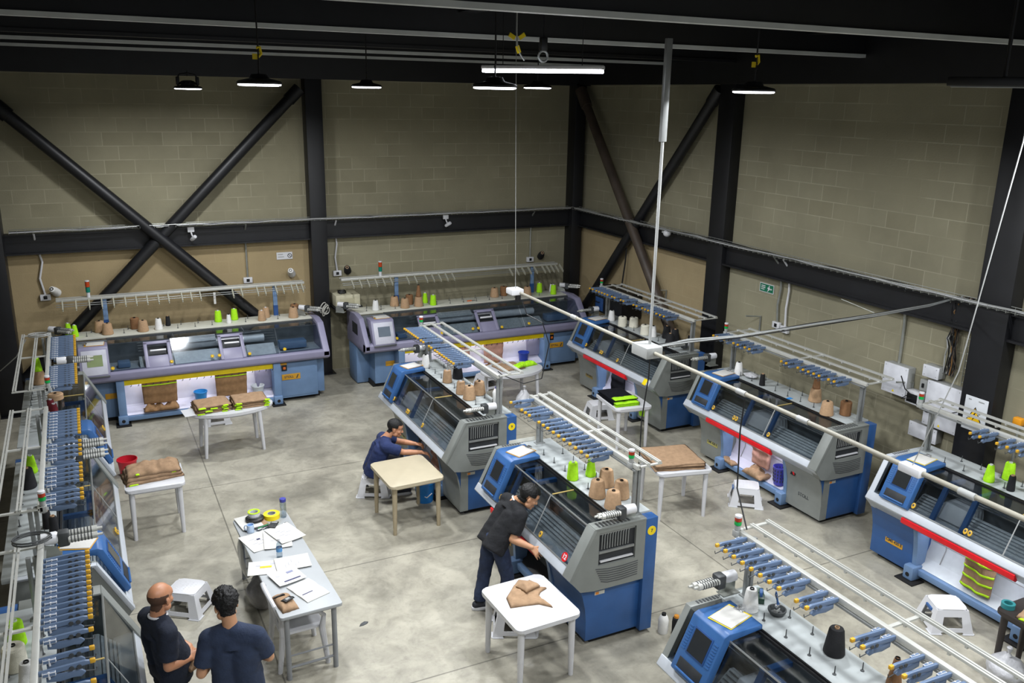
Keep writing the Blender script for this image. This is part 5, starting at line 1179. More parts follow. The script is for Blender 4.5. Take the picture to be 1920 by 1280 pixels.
P('body', B().box(-0.045, -0.075, 0, 0.045, 0.075, 0.014, 0.005), black, t); P('display', B().box(-0.035, 0.035, 0.014, 0.035, 0.06, 0.0155), grey_pl, t)
b = B()
for i in range(4):
    for j in range(5): b.box(-0.035 + 0.019 * i, -0.06 + 0.018 * j, 0.014, -0.022 + 0.019 * i, -0.049 + 0.018 * j, 0.017)
P('keys', b, m_dark, t)
t = T('key_bunch', 'small bunch of dark keys next to the calculator', 'keys', (1.76, 9.37, ZT + 0.004), 0.2)
P('ring', B().tube([(0.018 * math.cos(k * PI / 8), 0.018 * math.sin(k * PI / 8), 0.004) for k in range(17)], 0.003, 6), chrome, t); P('fob', B().box(0.015, -0.015, 0, 0.055, 0.015, 0.012, 0.005), black, t); P('key', B().box(-0.06, -0.006, 0, -0.015, 0.006, 0.003), m_dark, t)
def bottle(x, y, z, label, cap, lab=None):
    t = T('water_bottle', label, 'bottle', (x, y, z))
    P('bottle_body', B().lathe([(0.026, 0), (0.032, 0.006), (0.032, 0.05), (0.029, 0.06), (0.032, 0.07), (0.032, 0.13), (0.026, 0.165), (0.012, 0.19), (0.012, 0.205)], 24), bottle_pl, t)
    P('cap', B().lathe([(0.015, 0.2), (0.0155, 0.203), (0.0155, 0.222), (0.013, 0.224)], 18), cap, t)
    if lab: P('bottle_label', B().lathe([(0.0328, 0.075), (0.0328, 0.12)], 24, close=False), lab, t)
    return t
t = T('shaker_bottle', 'tall clear bottle with a violet-blue cap at the far end of the work table', 'bottle', (1.80, 9.56, ZT))
P('bottle_body', B().lathe([(0.03, 0), (0.034, 0.006), (0.037, 0.2), (0.035, 0.205)], 24), bottle_pl, t); P('cap', B().lathe([(0.036, 0.2), (0.038, 0.204), (0.038, 0.235), (0.034, 0.24)], 20), mat('violet_blue_cap', '3b3f9e', 0.4), t)
bottle(1.56, 8.64, ZT, 'clear water bottle with blue label in the middle of the work table', white_pl, mat('blue_label', '4f8fc8', 0.5))

# ------------------------------------------------------------------ fabric
def fab_f(w, d, h, seed, amp=0.35, edge=5):
    def f(u, v, k):
        x, y = (u - 0.5) * 2, (v - 0.5) * 2
        e = max(0.0, (1 - abs(x) ** edge)) ** 0.5 * max(0.0, (1 - abs(y) ** edge)) ** 0.5
        p = Vector((x * w * 9, y * d * 5, seed * 3.7)); q = mn.noise(p * 0.6) + 0.5 * mn.noise(p * 1.5)
        wob = 1 + 0.05 * mn.noise(Vector((x * 2, y * 2, seed)))
        return Vector((x * w / 2 * wob, y * d / 2 * (1 + 0.05 * mn.noise(Vector((y * 2, x * 2, seed + 5)))), (h * e * (1 + amp * q)) if k else 0.0))
    return f
def slab_cloth(b, f, nu, nv):
    top = [[b.bm.verts.new(f(i / nu, j / nv, 1)) for j in range(nv + 1)] for i in range(nu + 1)]
    bot = [[top[i][j] if (i in (0, nu) or j in (0, nv)) else b.bm.verts.new(f(i / nu, j / nv, 0)) for j in range(nv + 1)] for i in range(nu + 1)]
    for i in range(nu):
        for j in range(nv):
            b.bm.faces.new((top[i][j], top[i + 1][j], top[i + 1][j + 1], top[i][j + 1])); b.bm.faces.new((bot[i][j], bot[i][j + 1], bot[i + 1][j + 1], bot[i + 1][j]))
    return b
def garment(x, y, z, rz, w, d, h, m_, label, grp=None, seed=1, trims=(), amp=0.35, tm=None):
    t = T('folded_garment', label, 'garment', (x, y, z), rz, grp)
    P('fabric', slab_cloth(B(), fab_f(w, d, h, seed, amp), 26, 20), m_, t, ang=180)
    for (tx_, ty_, tw, td) in trims:
        o = P('lime_trim', slab_cloth(B(), fab_f(tw, td, 0.014, seed + 9, 0.8), 14, 10), tm or trim_lime, t, (tx_, ty_, 0.001 if abs(tx_) > w * 0.45 or abs(ty_) > d * 0.45 else h), ang=180)
    return t
HT = 0.722
for side, (cx_, rz_) in enumerate(((-0.22, 0.06), (0.36, -0.02))):
    nm = ('left', 'right')[side]
    for k in range(4):
        garment(1.85 + cx_ - 0.06 + 0.012 * (k % 2), 13.82 + 0.012 * (k % 3), HT + 0.03 * k, rz_ + 0.03 * (k % 2), 0.56 - 0.01 * k, 0.46, 0.031, knit,
                ('topmost tan garment of the %s pile on the oval table before the left lavender machine' % nm) if k == 3 else ('tan garment under the top one in the %s pile on the oval table' % nm), 'tan garments in the %s pile on the oval table' % nm, 3 + k + 7 * side,
                ((-0.2 + 0.1 * (k % 3), -0.25, 0.12, 0.05), (0.16, -0.245, 0.09, 0.04)) if side == 0 else ((-0.2, -0.25, 0.1, 0.05), (0.25, -0.21, 0.09, 0.07)))
t = T('paper_sheet', 'white plastic sheet hanging off the left end of the oval table', 'paper', (1.27, 13.72, HT + 0.001), 0.1); P('page', B().box(-0.14, -0.16, 0, 0.12, 0.18, 0.003), white_pl, t)
for k in range(3):
    garment(0.50 + 0.01 * k, 11.50, HT + 0.045 * k, 0.12 - 0.05 * k, 0.72 - 0.03 * k, 0.46 - 0.03 * k, 0.07, knit, 'topmost tan garment of the heap on the table beside the left row' if k == 2 else 'tan garment under the top of the heap beside the left row', 'tan garments in the heap beside the left row', 21 + k,
            ((-0.26, -0.21, 0.12, 0.05), (0.24, -0.19, 0.06, 0.05)) if k == 0 else ((-0.2, -0.18, 0.05, 0.05),) if k == 1 else (), 0.5)
# the single flat garment on the near white table
def outline_cloth(pts, h, seed, n=72, rings=12):
    pts = [Vector((p[0], p[1], 0)) for p in pts]; L_ = [0.0]
    for a, c in zip(pts, pts[1:] + pts[:1]): L_.append(L_[-1] + (c - a).length)
    def at(s):
        s = (s % 1.0) * L_[-1]
        for i in range(len(pts)):
            if s <= L_[i + 1]: return pts[i].lerp(pts[(i + 1) % len(pts)], (s - L_[i]) / max(1e-6, L_[i + 1] - L_[i]))
    b = B(); c0 = sum(pts, Vector()) / len(pts)
    def hz(p, f):
        q = p * 11; w_ = abs(mn.noise(Vector((q.x * 0.5 + q.y * 0.8, q.x * 0.25, seed)))) + 0.5 * abs(mn.noise(Vector((q.x * 1.3, q.y * 1.3, seed + 3))))
        return 0.004 + h * (1 - f ** 6) ** 0.5 * (0.45 + 1.5 * w_)
    tc_ = b.bm.verts.new(c0 + Vector((0, 0, hz(c0, 0)))); bc = b.bm.verts.new(c0); tr = None; br_ = None
    for r in range(1, rings + 1):
        f = r / rings; T_, Bm = [], []
        for k in range(n):
            p = c0.lerp(at(k / n), f); v = b.bm.verts.new(p + Vector((0, 0, hz(p, f) if r < rings else 0.0))); T_.append(v)
            Bm.append(v if r == rings else b.bm.verts.new(p))
        for k in range(n):
            j = (k + 1) % n
            if r == 1: b.bm.faces.new((tc_, T_[k], T_[j])); b.bm.faces.new((bc, Bm[j], Bm[k]))
            else:
                b.bm.faces.new((tr[k], T_[k], T_[j], tr[j]))
                b.bm.faces.new((br_[j], Bm[j], Bm[k], br_[k]))
        tr, br_ = T_, Bm
    return b
t = T('crumpled_garment', 'single crumpled tan garment on the white table beside machine number 12', 'garment', (3.66, 6.86, HT), 0.0)
P('fabric', outline_cloth([(-0.24, -0.10), (-0.20, 0.08), (-0.06, 0.22), (0.06, 0.33), (0.10, 0.30), (0.16, 0.24), (0.19, 0.12), (0.27, 0.07), (0.17, 0.03), (0.10, -0.05), (0.13, -0.16), (0.15, -0.27), (0.05, -0.16), (-0.08, -0.13)], 0.035, 4), knit, t, ang=180)
t = T('garment_collar', 'ruffled collar piece on top of the crumpled tan garment', 'garment', (3.73, 6.98, HT + 0.045), 0.3); P('fabric', slab_cloth(B(), fab_f(0.2, 0.16, 0.035, 8, 0.9, 3), 20, 16), knit, t, ang=180)
for k in range(5):
    garment(7.10 + 0.012 * (k % 2), 9.12 + 0.01 * (k % 3), HT + 0.016 * k, -0.22 + 0.05 * ((k * 7) % 3 - 1), 0.74 - 0.02 * (k % 2), 0.72 - 0.02 * (k % 3), 0.02, knit, 'topmost flat tan piece on the white table between the machine rows' if k == 4 else 'flat tan piece under the top one on the white table between the machine rows', 'flat tan pieces on the table between the machine rows', 31 + k, (), 0.25, None)
for k in range(4):
    garment(7.82, 11.62, HT + 0.022 * k, -0.12 + 0.03 * (k % 2), 0.46, 0.62, 0.028, knit_black, 'topmost black knitted piece with lime edge on the white table' if k == 3 else 'black knitted piece with lime edge under the top one on the white table', 'black knitted pieces with lime edges', 41 + k, ((0.0, -0.31, 0.44, 0.2),) if k < 3 else ((0.0, -0.26, 0.44, 0.16),), 0.25, lime)
garment(6.90, 13.92, HT, 0.1, 0.5, 0.44, 0.05, knit, 'tan garment on the oval table before the right lavender machine', None, 51)
garment(7.02, 13.74, HT + 0.05, 0.4, 0.28, 0.16, 0.05, lime, 'lime bundle lying left on the oval table before the right lavender machine', None, 53, (), 0.9)
garment(7.30, 13.92, HT + 0.001, 0.2, 0.34, 0.22, 0.06, lime, 'lime bundle lying right on the oval table before the right lavender machine', None, 55, (), 0.9)
garment(1.42, 7.72, ZT, 0.15, 0.17, 0.32, 0.05, knit, 'folded tan garment with black trim on the near end of the work table', None, 61, ((0.02, -0.02, 0.14, 0.025), (-0.03, 0.07, 0.12, 0.02)), 0.4, black)
t = T('measuring_tool', 'small black gauge lying on the folded garment on the work table', 'tool', (1.44, 7.68, ZT + 0.062), 0.5); P('body', B().box(-0.05, -0.03, 0, 0.05, 0.03, 0.012, 0.004), black, t); P('dial', B().box(-0.025, -0.015, 0.012, 0.02, 0.015, 0.015), grey_pl, t)
garment(8.10, 4.42, HT, 0.2, 0.34, 0.3, 0.06, knit, 'tan garment with lime edge on the dark table at the right edge', None, 65, ((-0.16, 0.0, 0.06, 0.24),), 0.6)
t = T('tape_roll', 'teal tape roll on the dark table at the right edge', 'tape', (8.0, 4.68, HT), 0.0); P('tape', B().lathe([(0.04, 0), (0.065, 0), (0.065, 0.05), (0.04, 0.05), (0.04, 0)], 24, close=False), mat('teal_tape', '2f7f84', 0.4), t)
# knitted panels hanging from the machines: x0, x1 along the bar, hanging from zt to zb, with a gathered heap at the foot
def hanging(mc, label, x0, x1, y, zt, zb, m_, bands=(), seed=1, foot=0.0, ripple=0.02, foot_m=None, zf=None):
    M_ = Matrix.LocRotScale(mc.location, mc.rotation_euler, None)
    t = T('hanging_knit', label, 'knitted fabric', M_ @ Vector(((x0 + x1) / 2, y, zb)), mc.rotation_euler.z)
    w = x1 - x0; H_ = zt - zb
    def f(u, v, k):
        x = (u - 0.5) * w * (1 - 0.05 * (1 - v)); z = v * H_
        r = ripple * (mn.noise(Vector((x * 7, z * 3, seed))) + 0.7 * math.sin(z * 40) * mn.noise(Vector((seed, z * 2, 0.3))))
        e = math.sin(PI * u) ** 0.4 if 0 < u < 1 else 0.0
        return Vector((x, (-0.02 - 0.03 * e + r) if k else 0.012, z))
    P('fabric', slab_cloth(B(), f, 22, 30), m_, t, ang=180)
    for (v, hh) in bands:
        def fb(u, q, k, v=v, hh=hh):
            p = f(u, v + q * hh / H_, 1); return p + Vector((0, -0.010 - 0.004 * math.sin(PI * q) if k else -0.002, 0))
        P('lime_band', slab_cloth(B(), fb, 22, 4), trim_lime, t, ang=180)
    if foot: P('gathered_foot', slab_cloth(B(), fab_f(w * 1.0, foot, 0.09, seed + 2, 1.1, 3), 24, 18), foot_m or m_, t, (0.0, -0.06, (zf if zf is not None else zb) - zb), ang=180)
    return t
hanging(M1, 'brown knit panel hanging left in the left lavender machine', 1.08, 1.66, 0.20, 0.70, 0.30, knit_dk, ((0.83, 0.02),), 1, 0.24, 0.02, knit_dk, 0.205)
hanging(M1, 'brown knit panel hanging right in the left lavender machine', 2.30, 2.86, 0.20, 0.70, 0.27, knit_dk, ((0.84, 0.02),), 2)
hanging(M2, 'tan knit panel hanging left in the right lavender machine', 1.75, 2.25, 0.20, 0.70, 0.28, knit_pink, (), 3)
hanging(M2, 'tan knit panel hanging right in the right lavender machine', 2.55, 3.0, 0.20, 0.70, 0.28, knit_pink, (), 4, 0.2, 0.02, knit_dk, 0.21)
hanging(M3, 'black knit panel hanging in the farthest machine of the right row', 1.15, 1.6, 0.36, 0.70, 0.24, knit_black, (), 5)
hanging(M4, 'rose tan knit panel gathered in the machine marked STOLL', 1.30, 1.70, 0.36, 0.72, 0.34, knit_pink, (), 6, 0.26, 0.05, knit, 0.2)
hanging(M5, 'tan knit panel with lime bands hanging in the nearest machine of the right row', 1.20, 1.60, 0.34, 0.72, 0.24, knit, ((0.97, 0.02), (0.74, 0.03), (0.50, 0.03), (0.26, 0.03), (0.03, 0.03)), 7, 0.0, 0.05)
hanging(M9, 'rose tan knit panel hanging under the machine where the seated man reaches', 1.62, 2.02, 0.34, 0.70, 0.30, knit_pink, (), 8, 0.0, 0.05)
garment(8.70, 9.72, 0.168, 1.4, 0.3, 0.12, 0.05, knit, 'small tan piece lying on the white ledge of the machine marked STOLL', None, 71, (), 0.9)

# ------------------------------------------------------------------ buckets, bags and loose things
def bucket(x, y, z, r, h, m_, label, slots=False, name='bucket'):
    t = T(name, label, 'bucket', (x, y, z))
    P('body', B().lathe([(0.01, 0.004), (r * 0.78, 0.0), (r * 0.97, h * 0.97), (r, h), (r * 0.97, h), (r * 0.75, 0.012), (0.01, 0.012)], 28), m_, t)
    P('rim', B().lathe([(r * 0.98, h - 0.02), (r * 1.05, h - 0.016), (r * 1.05, h + 0.003), (r * 0.98, h + 0.004)], 28, close=False), m_, t)
    if slots:
        b = B()
        for q in range(4):
            for k in range(14):
                a = 2 * PI * k / 14; rr = r * (0.80 + 0.19 * (0.22 + 0.18 * q)) + 0.002; b.hull8([(rr * math.cos(a + s), rr * math.sin(a + s), h * (0.2 + 0.19 * q) + dz) for dz in (0, 0.03) for s in (-0.06, 0.06, 0.06, -0.06)][:8]) if False else b.tube([(rr * math.cos(a), rr * math.sin(a), h * (0.2 + 0.19 * q)), (rr * math.cos(a), rr * math.sin(a), h * (0.2 + 0.19 * q) + 0.025)], 0.008, 6)
        P('slots', b, m_dark, t)
    return t
bk = lambda n, h: mat(n, h, 0.35, 0, 0.05)
bucket(0.26, 13.35, 0, 0.14, 0.26, bk('red_bucket_plastic', 'c02030'), 'red bucket beside the farthest machine of the left row')
t = bucket(4.02, 10.73, 0, 0.15, 0.31, bk('blue_bucket_plastic', '1c74c0'), 'blue bucket with white wave mark behind the beige table'); P('wave_mark', B().tube([(-0.05, -0.125, 0.12), (-0.02, -0.132, 0.10), (0.02, -0.134, 0.13), (0.06, -0.126, 0.15)], 0.008, 6), white_pl, t)
bucket(1.62, 15.665, 0.215, 0.115, 0.2, bk('bright_blue_plastic', '2a86c8'), 'blue bucket inside the left lavender machine')
bucket(2.62, 15.665, 0.215, 0.115, 0.18, bk('cloudy_plastic', 'bfc4c8'), 'clear white bucket inside the left lavender machine')
bucket(8.10, 15.63, 0.215, 0.115, 0.2, bk('deep_blue_plastic', '2740a0'), 'deep blue bucket inside the right lavender machine')
bucket(8.78, 8.72, 0.21, 0.105, 0.27, bk('violet_basket_plastic', '4a48a8'), 'violet slotted basket inside the machine marked STOLL', True, 'basket')
bucket(8.62, 11.95, 0.19, 0.10, 0.12, lime, 'small lime tub under the table with black pieces')
def bag(x, y, z, w, d, h, m_, label, seed, knot=True):
    b = B(); b.ball((0, 0, 0.5), 0.5, 28, 20)
    for v in b.bm.verts:
        q = v.co.copy(); n_ = mn.noise(q * 3.2 + Vector((seed, 0, 0))) + 0.6 * mn.noise(q * 7 + Vector((0, seed, 0))); k = 1 + 0.16 * n_
        zz = max(0.0, q.z); taper = 1 - 0.45 * max(0.0, zz - 0.6) / 0.4
        v.co = Vector((q.x * w * 1.1 * k * taper, q.y * d * 1.1 * k * taper, zz * h * (1 + 0.08 * n_)))
    t = T('plastic_bag', label, 'plastic bag', (x, y, z)); P('bag_film', b, m_, t, ang=180)
    if knot: P('bag_knot', B().lathe([(0.03, 0), (0.012, 0.03), (0.03, 0.09), (0.02, 0.1)], 12), m_, t, (0, 0, h * 0.97))
    return t
film_grey = glass_mat('grey_bag_film', '8e8e90', 0.25, 0.35)
bag_white = mat('white_bag_plastic', 'bfc0c4', 0.35, 0, 0.2, 8, 0.4, 25); bag_grey = mat('grey_bag_plastic', '7b7876', 0.35, 0, 0.2, 8, 0.4, 25)
bag(1.30, 9.35, 0.22, 0.12, 0.5, 0.5, film, 'clear plastic bag hanging at the far left side of the work table', 3, False)
bag(1.40, 8.95, 0, 0.30, 0.36, 0.42, bag_grey, 'grey plastic bag on the floor under the work table', 5)
bag(9.95, 7.42, 0, 0.42, 0.4, 0.62, bag_white, 'white plastic bag on the floor between two right row machines, front', 7)
bag(10.0, 7.42, 0.58, 0.36, 0.34, 0.4, bag_white, 'white plastic bag on top of another behind the machine marked STOLL', 9)
bag(7.90, 4.52, 0, 0.34, 0.34, 0.3, bag_white, 'white plastic bag on the floor under the dark table', 11)
bag(6.98, 13.40, 0, 0.3, 0.3, 0.42, bag_white, 'white plastic bag on the floor under the oval table with lime bundles', 12)
bag(9.22, 10.0, z0, 0.17, 0.22, 0.08, bag_white, 'crumpled white bag beside the white cone on the middle right machine', 13, False)
o = P('floor_scrap', outline_cloth([(-0.05, -0.03), (-0.02, 0.02), (0.03, 0.04), (0.07, 0.02), (0.05, -0.01), (0.0, -0.03)], 0.006, 5, 32, 5), m_dark, None, (2.32, 8.16, 0.0)); tag(o, 'dark fabric scrap lying on the open floor right of the work table', 'scrap')
t = T('tape_dispenser', 'green and blue tape dispenser on the nearest machine', 'tape dispenser', (5.0, 5.04, z0), 0.9)
P('body', B().prism([(-0.09, 0), (0.09, 0), (0.09, 0.06), (0.05, 0.04), (0.0, 0.045), (-0.05, 0.08), (-0.09, 0.05)], -0.03, 0.03, 'y', 0.005), mat('dark_green_plastic', '1b3b2d', 0.4), t); P('tape', B().lathe([(0.02, -0.012), (0.042, -0.012), (0.042, 0.012), (0.02, 0.012), (0.02, -0.012)], 20, close=False), m_blue, t, (-0.035, 0, 0.075), (PI / 2, 0, 0))
t = T('brush_bowl', 'black bowl holding a blue brush on the nearest machine', 'bowl', (4.97, 4.80, z0), 0.3)
P('bowl', B().lathe([(0.03, 0), (0.06, 0.006), (0.078, 0.035), (0.078, 0.05), (0.068, 0.05), (0.05, 0.012), (0.005, 0.01)], 28), m_dark, t)
o = T('paint_brush', 'blue-handled brush standing in the black bowl on the nearest machine', 'brush', (4.97, 4.80, z0 + 0.02), 0.3)
P('handle', B().tube([(0.01, 0.0, 0.06), (-0.01, 0.0, 0.11), (-0.025, 0.01, 0.17), (-0.03, 0.01, 0.2)], [0.014, 0.008, 0.012, 0.006], 10), m_blue, o); P('ferrule', B().box(-0.028, -0.012, 0.03, 0.028, 0.012, 0.075, 0.004), chrome, o); P('bristles', B().box(-0.03, -0.014, 0.0, 0.03, 0.014, 0.03, 0.004), grey_pl, o)
t = T('snips', 'orange-handled snips on the right lavender machine', 'tool', (7.2, 16.42, z1), 0.1)
P('handle', B().box(-0.06, -0.015, 0, 0.05, 0.015, 0.02, 0.006), mat('orange_handle', 'd7632a', 0.4), t); P('blade', B().prism([(0.05, -0.012), (0.14, -0.002), (0.05, 0.012)], 0.004, 0.012, 'z'), black, t)
o = P('blue_label', B().box(-0.05, -0.03, 0, 0.05, 0.03, 0.004), mat('bright_blue_card', '2f8fe0', 0.5), None, (9.07, 8.99, z0), (0, 0, 0.2)); tag(o, 'small bright blue card on the middle machine of the right row', 'card')
o = P('paper_strip', B().box(-0.018, -0.002, -0.22, 0.022, 0.0, 0.0), paper, None, (2.10, 16.60, 1.99)); tag(o, 'white paper strip hanging from the rack of the left lavender machine', 'paper')
# loops of cable on the left racks
for (x, y, z, lab) in ((-0.72, 14.25, 2.03, 'grey cable loop lying on the rack of the farthest left machine'), (-0.62, 7.42, 2.03, 'black cable loop lying on the rack beside the bald man')):
    o = P('cable_loop', B().tube([(0.14 * math.cos(k * 0.35), 0.11 * math.sin(k * 0.35), 0.012 + 0.0012 * k) for k in range(36)], 0.008, 6), m_dark if 'black' in lab else grey_pl, None, (x, y, z)); tag(o, lab, 'cable')
# cord along the left edge
o = P('power_cable', B().tube([(-1.55, 14.6, 1.7), (-1.3, 14.5, 1.5), (-1.05, 14.3, 1.75), (-0.9, 14.3, 2.0)], 0.008, 6), grey_pl); tag(o, 'grey cord running to the farthest left rack', 'cord')
# ------------------------------------------------------------------ people
from mathutils.bvhtree import BVHTree
skin_a = mat('tan_skin', 'b98a69', 0.5, 0, 0.08, 14); skin_b = mat('warm_skin', 'b58060', 0.45, 0, 0.08, 14)
hair_black = mat('black_hair', '0b0b0d', 0.5, 0, 0.3, 60, 0.5, 90, 0.4); hair_stub = mat('cropped_dark_hair', '4a3122', 0.7, 0, 0.2, 60)
tee_black = mat('black_tee', '0e1015', 0.9, 0, 0.2, 12, 0.2, 60); tee_navy = mat('navy_tee', '1b2a55', 0.9, 0, 0.15, 12, 0.2, 60); tee_dark = mat('dark_navy_tee', '131b2c', 0.9, 0, 0.2, 12, 0.2, 60); tee_slate = mat('slate_navy_tee', '253149', 0.9, 0, 0.15, 12, 0.2, 60)
denim = mat('dark_denim', '24304a', 0.9, 0, 0.3, 14, 0.3, 90); trousers = mat('dark_trousers', '1c1e26', 0.9, 0, 0.2, 14)
eye_white = mat('eye_white', 'a8a199', 0.3); iris = mat('eye_iris', '1d130d', 0.2); lip = mat('lip_skin', '8d5546', 0.5)

def baked(name, b, m, par, voxel, smooth, loc, wrinkle=0.0, seed=0):
    me0 = b.mesh(name, 0); o = bpy.data.objects.new(name, me0); COL.objects.link(o)
    r = o.modifiers.new('r', 'REMESH'); r.mode = 'VOXEL'; r.voxel_size = voxel; r.use_smooth_shade = True
    s = o.modifiers.new('s', 'SMOOTH'); s.factor = 0.5; s.iterations = smooth
    bpy.context.view_layer.update()
    me = bpy.data.meshes.new_from_object(o.evaluated_get(bpy.context.evaluated_depsgraph_get()))
    bpy.data.objects.remove(o); bpy.data.meshes.remove(me0)
    if wrinkle:
        bm = bmesh.new(); bm.from_mesh(me); bm.normal_update()
        for v in bm.verts:
            q = v.co; n_ = mn.noise(Vector((q.x * 9 + seed, q.y * 9, q.z * 16))) + 0.6 * mn.noise(Vector((q.x * 20, q.y * 20 + seed, q.z * 28)))
            v.co += v.normal * n_ * wrinkle
        bm.to_mesh(me); bm.free()
    for v in me.vertices: v.co -= Vector(loc)
    me.name = name; me.materials.clear(); me.materials.append(m); me.shade_smooth()
    ob = bpy.data.objects.new(name, me); COL.objects.link(ob); ob.parent = par
    return ob

def hand(b, wrist, d, n, curl=0.5, side=1, s=1.0):
    """palm, four fingers of different lengths and a thumb leaving the side of the palm; d points along the fingers, n out of the back of the hand"""
    d = Vector(d).normalized(); n = Vector(n); n = (n - d * n.dot(d)).normalized(); l = d.cross(n) * side
    w = Vector(wrist)
    for k in (-0.028, -0.009, 0.010, 0.029):
        b.capsule(w + d * 0.015 * s + l * k * 0.6, w + d * 0.09 * s + l * k * 1.05, 0.016 * s, 0.0125 * s, 10)
    for k, ln in ((-0.033, 0.062), (-0.011, 0.076), (0.012, 0.082), (0.034, 0.072)):
        p = w + d * 0.088 * s + l * k * 1.1 * s; dd = (d + l * k * 3.0).normalized()
        a = curl * (0.9 + k * 4)
        for i, f in enumerate((0.45, 0.32, 0.23)):
            q = p + (dd * math.cos(a) - n * math.sin(a)) * ln * f * s
            b.capsule(p, q, (0.0098 - 0.0008 * i) * s, (0.009 - 0.0009 * i) * s, 10); p = q; a += curl * 0.9
    p = w + d * 0.03 * s + l * 0.03 * s
    q = p + (d * 0.55 + l * 0.75 - n * 0.25).normalized() * 0.042 * s; r = q + (d * 0.85 + l * 0.35 - n * (0.2 + 0.5 * curl)).normalized() * 0.034 * s
    b.capsule(p, q, 0.0145 * s, 0.0115 * s, 10); b.capsule(q, r, 0.0115 * s, 0.009 * s, 10)

def head_matrix(c, face, up=(0, 0, 1), s=1.0):
    y = Vector(face).normalized(); z = Vector(up); z = (z - y * z.dot(y)).normalized(); x = y.cross(z)
    return Matrix.Translation(c) @ Matrix((x, y, z)).transposed().to_4x4() @ Matrix.Scale(s, 4)

